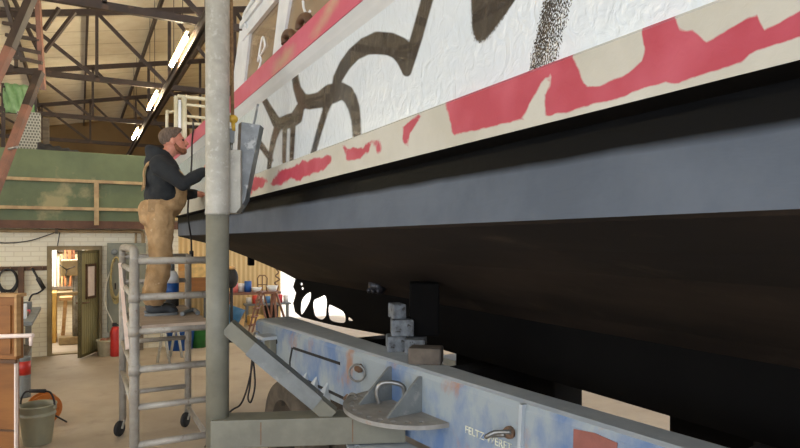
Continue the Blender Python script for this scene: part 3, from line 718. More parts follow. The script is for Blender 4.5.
for (x0, w, z0, hh, m, lb) in ((1.7, .4, .78, .5, M_ply, 'pale timber box on the bench, left one'), (2.14, .42, .78, .34, M_wood, 'orange brown box on the bench, right one'), (2.16, .36, 1.12, .3, can((226, 190, 120), 'cardboard_yellow'), 'yellow box stacked on the orange brown box'), (1.72, .34, 1.28, .36, can((206, 150, 80), 'cardboard_tan'), 'tan box stacked on the pale timber box')):
    bm = NB(); box(bm, x0, x0+w, 13.85, 14.3, z0, z0+hh, bev=.01); solo('storage_box', bm, m, lb, 'box', (x0+w/2, 14.07, z0))
# plank table, ladder
t = thing('plank_table', 'red brown plank table on trestle legs by the corrugated wall', 'table', (3.2, 13.0, 0))
pa, pb = at(222, 298, 13.3), at(279, 291.5, 13.8); pa.z = pb.z = .76
bm = NB(); bar(bm, pa, pb, .5, .05); part('plank', bm, M_redsteel, t)
for f in (.12, .9):
    c = pa.lerp(pb, f); s = (pb-pa).cross(V((0, 0, 1))).normalized()
    for k in (-1, 1):
        bm = NB(); bar(bm, c+s*(.36*k)-V((0, 0, .76)), c+s*.1*k-V((0, 0, .02)), .05, .05); part('leg', bm, M_redsteel, t)
def plank_item(f, dy, nm, m, lb, cat, prof):
    c = pa.lerp(pb, f)+(pb-pa).cross(V((0, 0, 1))).normalized()*dy; c.z = .785
    bm = NB(); lathe(bm, prof, MX.Translation(c), 14); return solo(nm, bm, m, lb, cat, c)
CANP = lambda r, h: [(0, 0), (r, 0), (r, h), (r*.9, h+.004), (0, h)]
plank_item(.2, .05, 'paint_can', can((226, 120, 110), 'can_pink'), 'pinkish paint can on the plank table next to the support post', 'can', CANP(.09, .2))
plank_item(.34, -.08, 'paint_can', M_white, 'white paint can on the plank table left of the blue one', 'can', CANP(.08, .18))
plank_item(.44, .05, 'paint_can', M_blue, 'blue paint can on the plank table', 'can', CANP(.08, .24))
plank_item(.58, .12, 'mixing_bowl', M_white, 'white bowl in the middle of the plank table', 'bowl', [(0, 0), (.07, 0), (.12, .1), (.11, .1), (.06, .015), (0, .015)])
plank_item(.86, .1, 'mixing_bowl', M_white, 'white bowl at the right end of the plank table', 'bowl', [(0, 0), (.08, 0), (.13, .13), (.12, .13), (.07, .015), (0, .015)])
c = pa.lerp(pb, .7); c.z = .785
t = thing('hose_bracket', 'rust brown looped wire stand on the plank table', 'stand', c)
bm = NB(); tube(bm, [c+RV*x+V((0, 0, z)) for x, z in ((-.1, 0), (-.11, .3), (-.06, .36), (.06, .36), (.11, .3), (.1, 0))], .014, 8); part('loop', bm, M_rust, t)
bm = NB(); tube(bm, [c+V((0, 0, 0)), c+V((0, 0, .36))], .012, 8); tube(bm, [c+RV*-.1+V((0, 0, .15)), c+RV*.1+V((0, 0, .15))], .01, 8); part('stem', bm, M_rust, t)
c = pa.lerp(pb, .97); c.z = .785
bm = NB(); tube(bm, spline([c+RV*x+V((0, 0, z)) for x, z in ((0, 0), (.02, .1), (-.06, .18), (.05, .26), (-.04, .34), (.03, .42), (-.03, .5))], 5), .016, 8)
solo('twisted_hose', bm, M_rust, 'twisted brown hose standing up at the right end of the plank table', 'hose', c)
t = thing('step_ladder', 'dark red folding step ladder on the floor below the plank table', 'ladder', on_z(255, 332, 0))
L1, L2, L3 = on_z(248, 334, 0), on_z(257, 331, 0), on_z(270, 333, 0)
top = (L1+L3)/2+V((0, 0, .86)); w = V((.14, .2, 0))
for s in (0, 1):
    bm = NB(); bar(bm, L1+w*s, top+w*s, .05, .03); part('stile', bm, M_redsteel, t)
    bm = NB(); bar(bm, L3+w*s, top+w*s, .05, .03); part('stile', bm, M_redsteel, t)
for k in range(1, 5):
    f = k/5; bm = NB(); bar(bm, L1.lerp(top, f), (L1+w).lerp(top+w, f), .08, .025); part('step', bm, M_redsteel, t)
bm = NB(); bar(bm, top, top+w, .12, .03); part('cap', bm, M_redsteel, t)
t = thing('leaning_brace', 'thin dark red brace leaning against the right end of the plank table', 'pole', on_z(287, 325, 0))
bm = NB(); bar(bm, on_z(287, 326, 0), at(276, 292, 12.9), .04, .04); part('pole', bm, M_redsteel, t)
bin_(271.5, 320.5, .17, .36, M_dark, 'black_bin', 'black bin on the floor beside the step ladder', 'bin')
c = on_z(233.5, 337, 0)
t = thing('blue_fan_housing', 'blue tapered housing standing on the floor right of the support post', 'housing', c)
bm = NB(); tube(bm, [c+V((-.1, 0, 0)), c+V((-.06, 0, .25)), c+V((0, 0, .45)), c+V((.06, 0, .6))], [.1, .14, .17, .19], 16); part('body', bm, mat('dull_blue', (44, 104, 140), (36, 84, 116), scale=4, rough=.5), t)
bm = NB(); box(bm, c.x-.22, c.x+.14, c.y-.15, c.y+.15, 0, .03); part('foot', bm, M_dark, t)
t = thing('low_table', 'low table holding cans in front of the sunlit opening', 'table', (4.0, 13.9, 0))
la, lb_ = at(244, 311, 14.2), at(290, 309, 14.6)
bm = NB(); bar(bm, V((la.x, la.y, .42)), V((lb_.x, lb_.y, .42)), .3, .04); part('table_top', bm, M_armgrey, t)
for f in (.06, .94):
    c = la.lerp(lb_, f); bm = NB(); box(bm, c.x-.03, c.x+.03, c.y-.03, c.y+.03, 0, .4); part('leg', bm, M_armgrey, t)
ccols = [((232, 232, 228), 'white'), ((214, 74, 62), 'red'), ((240, 236, 230), 'ivory'), ((84, 130, 176), 'light blue'), ((236, 180, 150), 'peach'), ((206, 60, 70), 'crimson'), ((242, 242, 242), 'bright white')]
for i, (cc, nm) in enumerate(ccols):
    c = la.lerp(lb_, .1+i*.135); c.z = .44; h_ = .14+.05*((i*3) % 4)/3
    bm = NB(); lathe(bm, CANP(.065, h_), MX.Translation(c), 14)
    solo('spray_can', bm, can(cc, 'can_'+nm), '%s can in the row on the low table by the opening' % nm, 'can', c, 'cans on the low table')
for (px, py, lb, cc) in ((238, 330, 'tan carton on the floor beside the blue housing', (214, 176, 120)), (258, 326, 'yellow carton on the floor behind the step ladder', (230, 190, 110))):
    c = on_z(px, py, 0); bm = NB(); box(bm, c.x-.16, c.x+.16, c.y+.1, c.y+.36, 0, .22, bev=.01); solo('carton', bm, can(cc, 'carton_%d' % px), lb, 'carton', c)
c = at(231.5, 278, 11.6)
t = thing('black_float', 'black rounded float with pale top beside the support post', 'float', (c.x, c.y, 0))
bm = NB(); ball(bm, c, (.13, .13, .2)); part('body', bm, M_dark, t)
bm = NB(); lathe(bm, [(0, 0), (.09, 0), (.06, .05), (0, .06)], MX.Translation(c+V((0, 0, .17)))); part('cap', bm, M_ply, t, 'pale cap')
bm = NB(); tube(bm, [(c.x, c.y, 0), (c.x, c.y, c.z-.15)], .03, 8); lathe(bm, [(0, 0), (.2, 0), (.2, .03), (0, .03)], MX.Translation((c.x, c.y, 0))); part('stand', bm, M_dark, t)

# ------------------------------------------------------------------ the boat
B = thing('work_boat', 'large white, red and black work boat propped up on a trailer', 'boat', (2.7, 2.2, 0))
UB0, UB1, XK = -4.0, 8.2, 2.7
def mirx(p): return (2*XK-p[0], p[1])
us = [UB0+.25*i for i in range(16)]
u = 0.0
while u < UB1: us.append(u); u += max(.012, .012*(.55*1+.88*u))
us.append(UB1)
RED = [
 [(445,95),(458,89),(517,67),(570,46),(584,88),(600,86),(628,72),(641,62),(645,50),(641,18),(673,6),(681,31),(692,30),(707,41),(757,14),(764,31),(800,10),(880,-28),(880,5),(800,36),(750,54),(742,62),(710,72),(677,82),(670,80),(635,92),(600,103),(545,117),(522,120),(490,127),(453,136),(450,122)],
 [(247,179),(256,176),(264,178),(267,181),(263,187),(256,190),(247,196)],
 [(270,184),(279,172),(290,168),(300,162),(318,158),(330,155),(331,163),(322,170),(305,176),(298,182),(290,178),(280,186)],
 [(343,146),(352,149),(362,148),(371,141),(368,151),(360,159),(350,161),(345,163),(346,155)],
 [(374,141),(380,139),(381,150),(376,154)],
 [(402,126),(412,120),(424,112),(418,122),(411,133),(408,149),(403,142)]]
WEDGE = [(521,122),(530,104),(537,93),(543,80),(551,74),(550,84),(546,95),(546,120)]
def rub_fn(p):
    q = proj(p)
    if q is None: return (-6, 0)
    d = max(sd_poly(q, r) for r in RED); d = min(d, -sd_poly(q, WEDGE))
    return (max(-12, min(12, d)), 0)
M_rub = paint_mat('rub_rail_paint', (186, 183, 170), (164, 48, 66), .5, 9, 20, (1, .8, .8), base2=(174, 170, 155), bump=.12, bscale=40, wearc=(176, 70, 86), soft=.9)
zf = [H+.295+(.438-.295)*k/14 for k in range(15)]
prof = [(1.13, H+.285)]+[(1.04, z) for z in zf]+[(1.06, H+.452), (1.10, H+.466), (1.13, H+.466)]
part('rub_rail', None, M_rub, B, 'cream rub rail with brushed red paint', me=(RUBME := grid_skin(prof, us, rub_fn, closed=True)))
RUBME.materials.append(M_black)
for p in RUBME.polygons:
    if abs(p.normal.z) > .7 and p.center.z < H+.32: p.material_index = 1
# gunwale with beige patches in the red
PATCH = [[(311,38),(318,24),(326,8),(334,-6),(340,-6),(334,10),(322,28),(314,37)], [(272,76),(276,62),(286,50),(294,44),(292,55),(283,66)], [(284,62),(284,60),(285,61)]]
def gun_fn(p):
    q = proj(p)
    return (-6, 0) if q is None else (max(-12, min(12, max(sd_poly(q, r) for r in PATCH))), 2)
M_gun = paint_mat('gunwale_paint', (186, 76, 96), (180, 140, 116), .45, 4, 16, (1, 1, 1), base2=(194, 98, 114), soft=3)
prof = [(1.25, H+1.02), (1.06, H+1.021)]+[(1.06, H+1.021+.132*k/6) for k in range(1, 7)]+[(1.09, H+1.16), (1.25, H+1.16)]
part('gunwale', None, M_gun, B, 'red gunwale band', me=grid_skin(prof, us, gun_fn, closed=True))
bm = NB()
for x0, z0, x1, z1 in ((1.06, H+1.021, 1.1, H+.955), (1.1, H+.955, 1.1, H+.948)):
    pass
pr = [(1.07, H+1.025), (1.062, H+1.018), (1.082, H+.975), (1.1, H+.946), (1.14, H+.946), (1.14, H+1.025)]
A0 = [bm.verts.new((x, UB0, z)) for x, z in pr]; A1 = [bm.verts.new((x, UB1, z)) for x, z in pr]
for i in range(len(pr)): bm.faces.new((A0[i], A0[(i+1) % len(pr)], A1[(i+1) % len(pr)], A1[i]))
bm.faces.new(A0); bm.faces.new(A1)
part('knuckle_strip', bm, M_fold, B, 'white strip under the gunwale, greyed as shade')
# white topside with black painted lettering strokes
ST = [
 ([(335,88,7),(338,78,10),(345,65,12),(354,54,14),(366,46,18),(378,43,23),(390,44,23),(399,48,23),(404,60,15),(406.5,72,9)], 0),
 ([(407,72,9),(411,55,12),(417,36,12),(427,0,12),(433,-22,12)], 0),
 ([(295,76,7),(297,88,8),(302,99,12),(309,102,15),(320,100,16),(331,94,20),(340,91,18),(346,93,16)], 1),
 ([(344,92,16),(350,98,14),(354,108,12),(356,120,9.5),(357,137,8.5)], 4),
 ([(330,98,9),(325,112,6.5),(319,132,6),(313,154,5.5)], 3),
 ([(265,101,6),(271,112,7.5),(277,123,10),(283,123,13),(290,121,15),(296,118,13),(300,108,9),(304,103,8)], 0),
 ([(278,127,8),(274,138,6),(271,152,5),(269,168,4.5)], 1), ([(256,139,6),(263,148,6),(271,160,5)], 1),
 ([(285,126,5),(284,162,4)], 1), ([(293,126,5.5),(291.5,160,4.5)], 1)]
TRI = [(470.5,-40),(471,0),(472,30),(475,40),(480,43),(486,40),(494,31),(504,17),(516,-1),(545,-40)]
FADE = [(555,-50),(544,0),(529,72),(556,62),(571,0),(584,-50)]
def top_fn(p):
    q = proj(p)
    if q is None or q[0] > 640: return (-12, 0)
    best = (-99, 0)
    for s, w in ST:
        d = sd_stroke(q, s)
        if d > best[0]: best = (d, w)
    d = sd_poly(q, TRI)
    if d > best[0]: best = (d, 10*max(0, min(1, (q[1]-5)/25)))
    d = sd_poly(q, FADE)
    if d > best[0] and d > -3:
        xl = 555-26*(q[1]+50)/122; f_ = max(0, (q[0]-xl)/27); best = (min(d, 2.8-3.2*f_), 24)
    return (max(-12, min(12, best[0])), best[1])
M_top = paint_mat('white_topside_paint', (208, 215, 217), (38, 33, 30), .2, 1.0, 240, (1, 1, .6), bump=.55, bscale=20, bstretch=(1, 1, .8), base2=(202, 210, 213), coat=.5, wearc=(52, 46, 42), soft=.8)
n = 44; z0, z1 = H+.462, H+.95
prof = [(1.1, z0+(z1-z0)*k/n) for k in range(n+1)]
us2 = [x for x in us if x < 0]; u = 0.0
while u < UB1: us2.append(u); u += max(.01, .008*(.5+.88*u))
us2.append(UB1)
me = grid_skin(prof, us2, top_fn); me.name = 'white_topside'
part('white_topside', None, M_top, B, 'white hull side with black brushed strokes', me=me)
# lower side: black under the rub rail, blue grey primer below, soft ragged edge between
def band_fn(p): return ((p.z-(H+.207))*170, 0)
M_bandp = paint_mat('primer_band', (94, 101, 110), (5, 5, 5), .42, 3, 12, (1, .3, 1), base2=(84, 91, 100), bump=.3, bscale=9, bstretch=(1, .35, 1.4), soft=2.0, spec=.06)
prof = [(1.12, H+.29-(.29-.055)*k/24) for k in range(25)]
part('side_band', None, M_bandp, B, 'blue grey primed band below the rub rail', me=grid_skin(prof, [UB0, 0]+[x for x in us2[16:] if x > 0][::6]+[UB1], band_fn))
half = [(1.12, H+.055), (1.13, H+.045), (1.45, H-.037), (1.77, H-.134), (2.12, H-.275), (2.48, H-.434), (XK, H-.556)]
full = half+[mirx(p) for p in half[-2::-1]]
us3 = [UB0+(UB1-UB0)*k/40 for k in range(41)]
part('hull_bottom', None, M_bottom, B, 'brown black hull bottom', me=grid_skin(full, us3, lambda p: (0, 0)))
bm = NB()
poly3(bm, [(x, UB1-.02, z) for x, z in full]+[(2*XK-1.1, UB1-.02, H+1.1), (1.1, UB1-.02, H+1.1)], [], (0, .02, 0)); part('transom', bm, M_black, B)
bm = NB()
poly3(bm, [(x, UB0, z) for x, z in full]+[(2*XK-1.1, UB0, H+1.1), (1.1, UB0, H+1.1)], [], (0, .02, 0)); part('bow_bulkhead', bm, M_black, B)
bm = NB(); box(bm, 2*XK-1.14, 2*XK-1.1, UB0, UB1, H+.05, H+1.16); part('far_topside', bm, M_white, B)
bm = NB(); box(bm, 1.2, 2*XK-1.14, UB0, UB1, H+1.06, H+1.1); part('deck', bm, M_cab, B)
# keel skeg with lightening holes
def px_(l):
    l = [on_x(a, b, XK-.025) for a, b in l]; return l
def hole_(l):
    c0 = sum(a for a, b in l)/len(l); c1 = sum(b for a, b in l)/len(l)
    return spline([on_x(c0+(a-c0)*1.12, c1+(b-c1)*1.06, XK-.025) for a, b in l], 3, True)
out = px_([(296,277),(293,287),(296,293),(293,303),(295,312),(301,317),(312,320),(330,324.5),(350,328.5),(400,337.5)])
out += [V((XK-.025, 2.56, H-.905)), V((XK-.025, UB0, H-.9)), V((XK-.025, UB0, H-.5)), V((XK-.025, 8.2, H-.5))]
holes = [hole_(h) for h in (
 [(300,310),(301,301),(304,296),(307,293.5),(310,293),(309.5,300),(306,308),(303,313),(301,314)],
 [(313.5,301),(318,298.5),(324,296),(326,302),(325.5,310),(325,316),(321,319),(315,316),(313,308)],
 [(329,305.5),(336,308),(342.5,312),(344.5,318),(342.5,322.5),(331,320.5),(328.5,315)],
 [(347.5,320.5),(348,317),(352.5,320.5)])]
for cx_, cy_ in ((301, 284), (302, 288.5)): holes.append(px_([(cx_+1.6*math.cos(2*PI*k/10), cy_+1.6*math.sin(2*PI*k/10)) for k in range(10)]))
bm = NB(); poly3(bm, out, holes, (.02, 0, 0)); part('keel_skeg', bm, M_black, B, 'black keel plate with rounded cut-outs')
# through-hull fitting and small stern fitting
p = at(377, 285, 5.63)
bm = NB(); lathe(bm, [(0, 0), (.07, 0), (.09, .04), (.075, .09), (.04, .11), (0, .11)], aim(p+V((.02, 0, .03)), (-.42, 0, -.9)), 14)
for k in range(6): ball(bm, p+V((-.03+.05*math.cos(k), .06*math.sin(k), -.05)), .024, seg=8, rings=6)
part('hull_fitting', bm, mat('black_wrapped_metal', (30, 30, 34), (60, 60, 66), scale=20, rough=.3), B)
p = at(251, 259, 8.25)
bm = NB(); box(bm, p.x-.04, p.x+.04, p.y-.05, p.y+.05, p.z-.09, p.z+.16, bev=.015); part('stern_sensor', bm, M_black, B)
# cabin side with raked mullions and clear windows
XC = 1.26
M_glass = bpy.data.materials.new('brownish_window'); M_glass.use_nodes = True
nt = M_glass.node_tree; nt.nodes.clear(); o_ = nt.nodes.new('ShaderNodeOutputMaterial'); mxs = nt.nodes.new('ShaderNodeMixShader')
tr = nt.nodes.new('ShaderNodeBsdfTransparent'); tr.inputs[0].default_value = lin((240, 230, 214)); gl = nt.nodes.new('ShaderNodeBsdfGlossy'); gl.inputs['Roughness'].default_value = .05
fr = nt.nodes.new('ShaderNodeFresnel'); fr.inputs[0].default_value = 1.45
nt.links.new(fr.outputs[0], mxs.inputs[0]); nt.links.new(tr.outputs[0], mxs.inputs[1]); nt.links.new(gl.outputs[0], mxs.inputs[2]); df = nt.nodes.new('ShaderNodeBsdfDiffuse'); df.inputs[0].default_value = lin((190, 172, 146)); tl = nt.nodes.new('ShaderNodeBsdfTranslucent'); tl.inputs[0].default_value = lin((190, 172, 146))
m1 = nt.nodes.new('ShaderNodeMixShader'); nt.links.new(df.outputs[0], m1.inputs[1]); nt.links.new(tl.outputs[0], m1.inputs[2])
m2 = nt.nodes.new('ShaderNodeMixShader'); tn = nt.nodes.new('ShaderNodeTexNoise'); tn.inputs['Scale'].default_value = 3
rn = nt.nodes.new('ShaderNodeMapRange'); rn.inputs[1].default_value = .3; rn.inputs[2].default_value = .7; rn.inputs[3].default_value = .28; rn.inputs[4].default_value = .55
nt.links.new(tn.outputs[0], rn.inputs[0]); nt.links.new(rn.outputs[0], m2.inputs[0]); nt.links.new(mxs.outputs[0], m2.inputs[1]); nt.links.new(m1.outputs[0], m2.inputs[2]); nt.links.new(m2.outputs[0], o_.inputs[0])
ZT = H+1.74
CB = lambda l, th=.07: poly3(NB(), [on_x(a, b, XC) for a, b in l], [], (th, 0, 0))
part('aft_post', CB([(239.5, 31), (250, 29), (243, 92), (241, 100), (229, 104), (231, 92)]), M_cab, B)
def mull(a, b): return poly3(NB(), [V((XC, a+.1, ZT+.02)), V((XC, b+.1, ZT+.02)), V((XC, b-.1+.42, H+1.1)), V((XC, a-.1+.42, H+1.1))], [], (.06, 0, 0))
ua = on_x(279, 0, XC).y; ub = on_x(289.5, 0, XC).y
part('mullion', CB([(280.5, -12), (291.5, -12), (281, 50), (277, 72), (268, 78), (272.5, 56)]), M_cab, B)
for u in (2.6, 1.1, -.6):
    part('mullion', mull(u, u-.13), M_cab, B)
ue = on_x(245, 30, XC).y
bm = NB(); box(bm, XC-.01, XC+.08, UB0+1, ue+.06, ZT, H+1.85); part('window_header', bm, M_cab, B)
bm = NB(); box(bm, XC-.03, XC+.1, UB0+1, ue+.08, H+1.85, H+1.9); box(bm, XC+.1, 2*XK-XC, ue-.02, ue+.08, H+1.85, H+1.9); part('roof_frame', bm, M_cab, B)
bm = NB(); box(bm, XC+.02, XC+.026, UB0+1, ue+.25, H+1.1, ZT); part('window_pane', bm, M_glass, B, 'dusty tan tinted window pane')
bm = NB(); box(bm, 2*XK-XC-.08, 2*XK-XC, UB0+1, ue, H+1.1, H+1.3); box(bm, 2*XK-XC-.08, 2*XK-XC, UB0+1, ue, ZT, H+1.85)
for u in (ue-.1, 3, 1, -1): box(bm, 2*XK-XC-.08, 2*XK-XC, u-.08, u+.08, H+1.3, ZT)
part('far_window_wall', bm, M_cab, B)
for l in ([(238, 62), (241, 44), (243, 37), (245, 46), (241, 55)], [(303, 1), (304, 9), (307, 14), (310, 11)], [(238.5, 70), (241, 60), (239, 54)]):
    bm = NB(); tube(bm, spline([on_x(a-(0 if a > 290 else -18)*0+ (20 if a < 260 else 0), b, XC+.012) for a, b in l], 4), .009, 6); part('tape_residue', bm, M_white, B)
for l in ([(285, 44), (285, 37), (288, 33), (292, 33.5), (293, 40)], [(299, 30), (300, 22), (304, 17), (308, 17.5), (309, 24)]):
    bm = NB(); tube(bm, spline([on_x(a, b, 1.17) for a, b in l], 4), .026, 8); part('cleat', bm, M_frame, B, 'brown curved cleat')
bm = NB(); tube(bm, spline([on_x(247.5, 27, 1.25), on_x(244.5, 21, 1.25), on_x(244.5, 15, 1.25), on_x(249, 7, 1.25), on_x(256, -5, 1.25), on_x(268, -22, 1.25), on_x(290, -52, 1.25)], 5), .017, 8); part('roof_handrail', bm, M_cab, B)
# stern rail
t = B
M_pale = mat('pale_rail_paint', (214, 206, 176), (196, 186, 152), scale=6, rough=.45)
ys = 8.02
zt = on_y(185, 97, ys).z
xs0 = on_y(175, 97, ys).x
for z, rr in ((zt, .024), (on_y(195, 105.5, ys).z, .018), (on_y(195, 117, ys).z, .018), (on_y(195, 124, ys).z, .018)):
    bm = NB(); tube(bm, [(xs0+.03, ys, z), (2*XK-1.2, ys, z)], rr, 8); part('stern_rail', bm, M_pale, t)
for px in (176, 184):
    x = on_y(px, 120, ys).x; bm = NB(); tube(bm, [(x, ys, H+1.08), (x, ys, zt)], .026 if px < 180 else .034, 8); part('stern_rail_post', bm, M_pale, t)
for x in (2.7, 4.0):
    bm = NB(); tube(bm, [(x, ys, H+1.08), (x, ys, zt)], .024, 8); part('stern_rail_post', bm, M_pale, t)
xq = on_y(179.5, 120, ys).x
bm = NB(); tube(bm, [(xq, ys-.02, H+1.1), (xq, ys-.02, zt-.05)], .02, 8); part('gate_bar', bm, M_white, t)
p = on_y(167, 112, 8.16)
bm = NB(); tube(bm, spline([(p.x, 8.16, H+1.1), (p.x, 8.16, p.z-.02), (p.x+.03, 8.16, p.z), (p.x+.1, 8.1, p.z+.02), (xs0+.03, ys, p.z+.03)], 4), .018, 8); part('hand_loop', bm, M_pale, t)

# ------------------------------------------------------------------ the boat trailer (turned a little against the boat)
TH = math.atan2(400, 600)-YAW
cT, sT = math.cos(TH), math.sin(TH)
def T(a, b, z): return V((cT*a-sT*b, sT*a+cT*b, z))
MT = MX.Rotation(TH, 4, 'Z')
NT = V((cT, sT, 0)); LT = V((-sT, cT, 0))
TV = 2.02
def side(px, py, off=0):
    r = ray(px, py); k = (TV-off)/(r.dot(NT)); return CAM+r*k
t = thing('boat_trailer', 'heavy blue grey boat trailer with worn paint under the hull', 'trailer', T(3.0, 2.5, 0))
TR = t
bm = NB(); prv = None; nr = 3
def bsec(b, vb):
    pts = [(TV, .78), (TV, 1.16), (TV+.012, 1.188), (TV+.035, 1.2), (vb-.03, 1.2), (vb-.01, 1.19), (vb, 1.165), (vb, .78)]
    return [bm.verts.new(T(a, b, z)) for a, z in pts]
rings_ = [bsec(b, vb) for b, vb in ((-2.2, 2.2), (2.3, 2.225), (3.3, 2.275), (5.5, 2.4))]
for r1, r2 in zip(rings_, rings_[1:]):
    for k in range(8): bm.faces.new((r1[k], r1[(k+1) % 8], r2[(k+1) % 8], r2[k]))
bm.faces.new(rings_[0]); bm.faces.new(rings_[-1][::-1])
o = part('main_beam', bm, M_trailer, t, 'long worn blue beam')
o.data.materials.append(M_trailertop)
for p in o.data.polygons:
    if p.normal.z > .6: p.material_index = 1  # upward faces take the paler daylit tone
bm = NB(); box(bm, 3.55, 3.95, -2.2, 5.5, .95, 1.2, MT, bev=.03); part('far_beam', bm, M_black, t)
for b0, b1 in ((3.2, 4.4), (1.72, 2.24)):  # black boxes added so the gap under the keel stays dark
    bm = NB(); box(bm, 3.56, 3.9, b0, b1, .2, .96, MT, bev=.02); part('gap_darkener', bm, M_black, t, 'black box added to darken the gap')
for b in (-1.2, 1.35, 3.6, 5.2):
    bm = NB(); box(bm, 2.15, 3.7, b-.12, b+.12, .8, .96, MT, bev=.02); part('cross_member', bm, M_black, t)
# recessed panel lines, fins and weld strap on the near side
def sbar(a, b, w, h, off=.0): return bar(NB(), side(*a, off), side(*b, off), h, w, up=V((0, 0, 1)))
bm = NB()
for a, b in (((293.5, 348), (340, 363.5)), ((292.5, 348), (290, 362)), ((290, 362), (291, 374)), ((291, 373), (352, 402))): bar(bm, side(*a), side(*b), .012, .02)
part('panel_slot', bm, M_dark, t, 'dark slot outlining the side panel')
for (x, y0, y1) in ((307, 373, 389), (317, 377, 396), (328, 383, 404)):
    a, b = side(x, y0, 0), side(x+3, y1, 0); o1 = -NT
    bm = NB(); poly3(bm, [a, a+o1*.05-V((0, 0, .05)), b+o1*.07+V((0, 0, .03)), b, ], [], LT*.018); part('fin', bm, M_trailertop, t)
bm = NB(); bar(bm, side(523, 404, .004), side(520, 470, .004), .02, .03, up=NT); part('weld_strap', bm, M_trailertop, t)
bm = NB(); poly3(bm, [side(573.5, 429, .004), side(594, 433, .004), side(617, 443, .004), side(616, 462, .004), side(573, 452, .004)], [], NT*.006); part('red_reflector', bm, mat('faded_red_plate', (150, 92, 84), (134, 82, 72), scale=9, rough=.5), t, 'faded red plate')
e = T(TV, 5.42, 0)
a, b = side(268, 343, .09), side(281, 343, .0)
bm = NB(); box(bm, TV-.06, TV, 4.98, 5.12, .82, 1.1, MT, bev=.008); part('end_bracket', bm, M_arm, t)
bm = NB(); box(bm, TV-.13, TV, 4.96, 5.16, 1.08, 1.11, MT, bev=.006); part('bracket_shelf', bm, M_trailertop, t)
bm = NB(); tube(bm, [T(TV-.08, 5.1, .86), T(TV-.1, 5.16, .86), T(TV-.1, 5.16, 1.0), T(TV-.06, 5.12, 1.0)], .013, 8); part('hook', bm, M_dark, t)
for px, py in ((275.5, 333.5), (273, 343)):
    bm = NB(); q = side(px+1, py+8, .0); lathe(bm, [(0, -.01), (.022, -.01), (.022, .006), (0, .006)], aim(q, -NT), 12); part('bolt_hole', bm, M_dark, t)
def ring(c, r1, r2, wire, tilt, m=M_chrome, nm='ring'):
    c = V(c); up = V((0, 0, 1)); ax1 = (LT*math.cos(tilt)-NT*math.sin(tilt)).normalized()
    bm = NB(); tube(bm, [c+ax1*(r1*math.cos(2*PI*k/24))+up*(r2*math.sin(2*PI*k/24)) for k in range(24)], wire, 8, closed=True); part(nm, bm, m, t)
def eye(px, py):
    bm = NB(); q = side(px, py); lathe(bm, [(0, 0), (.03, 0), (.03, .02), (.016, .045), (0, .045)], aim(q, -NT), 12); part('eye_bolt', bm, M_rust, t)
eye(361, 368); ring(side(357, 373, .05), .055, .055, .008, .7)
ring(side(353, 402, .16), .052, .052, .008, .3); eye(350, 398)
eye(262, 345); ring(side(257, 338, .05), .05, .06, .008, .3)
eye(511, 432)
bm = NB(); q = side(511, 432, .03); tube(bm, spline([q, q-NT*.05-LT*-.06+V((0, 0, -.01)), q-NT*.08+LT*.08-V((0, 0, .03)), q-NT*.05+LT*.1-V((0, 0, .035)), q-NT*.02+LT*.02-V((0, 0, .015))], 4), .011, 8); part('lashing_hook', bm, M_chrome, t)
# half round index plate with gussets
cU, Rp, zp = 2.97, .42, .95
def halfdisc(z, th, r, nholes):
    pts = [T(TV, cU+r, z)]+[T(TV-.0-(r-.02)*math.sin(a)*.9, cU+r*math.cos(a), z) for a in [PI*k/24 for k in range(1, 24)]]+[T(TV, cU-r, z)]
    hol = []
    for k in range(nholes):
        a = PI*(.12+.76*k/(nholes-1)); c = T(TV-(r-.07)*math.sin(a)*.9, cU+(r-.07)*math.cos(a), z)
        hol.append([c+V((.016*math.cos(2*PI*j/10), .016*math.sin(2*PI*j/10), 0)) for j in range(10)])
    return poly3(NB(), pts, hol, (0, 0, th))
part('index_plate', halfdisc(zp-.012, .024, Rp, 11), mat('dusty_grey_plate', (150, 147, 140), (132, 129, 122), scale=7, rough=.7, c3=(140, 108, 84), scale3=9, lo3=.64, hi3=.72), t, 'half round plate with a row of holes')
part('lower_plate', halfdisc(.72, .024, Rp*.95, 9), M_trailertop, t)
for b in (3.12, 2.80):
    bm = NB(); poly3(bm, [T(TV-.24, b, zp+.01), T(TV, b, zp+.01), T(TV, b, 1.165), T(TV-.02, b, 1.165)], [], LT*.018); part('gusset', bm, M_armgrey, t, 'grey triangular gusset')
c = T(TV-.12, 2.96, zp+.1)
bm = NB()
pts = [V((-.06, 0, -.06)), V((-.075, 0, 0)), V((-.06, 0, .05)), V((-.02, 0, .065)), V((.04, 0, .06)), V((.08, 0, .04)), V((.09, 0, -.02))]
tube(bm, spline([c+RV*p.x+V((0, 0, p.z)) for p in pts], 4), .014, 8); part('pin_handle', bm, M_chrome, t)
# wheels under the beams
def wheel(a, b):
    c = T(a, b, .4)
    bm = NB(); lathe(bm, [(.24, -.11), (.3, -.125), (.38, -.12), (.4, -.09), (.4, .09), (.38, .12), (.3, .125), (.24, .11)], aim(c, NT), 36)
    w = part('wheel', bm, M_tyre, t, 'dusty solid tyre')
    bm = NB(); lathe(bm, [(.26, -.11), (.25, -.04), (.12, -.03), (.1, -.07), (0, -.07)], aim(c, NT), 24); lathe(bm, [(0, .07), (.25, .04), (.26, .11)], aim(c, NT), 24); part('rim', bm, M_dark, w)
wheel(2.03, 4.6); wheel(2.32, 4.6); wheel(3.75, 4.6); wheel(2.2, -1.2)
bm = NB(); tube(bm, [T(2.0, 4.6, .4), T(3.8, 4.6, .4)], .05, 12); part('axle', bm, M_dark, t)
bm = NB(); bm.free()
for q in ((2.12, 2.3, 4.45, 4.75), (3.6, 3.9, 4.45, 4.75), (2.12, 2.3, -1.3, -1.1)):
    bm = NB(); box(bm, *q, .4, .8, MT); part('axle_hanger', bm, M_trailertop, t)
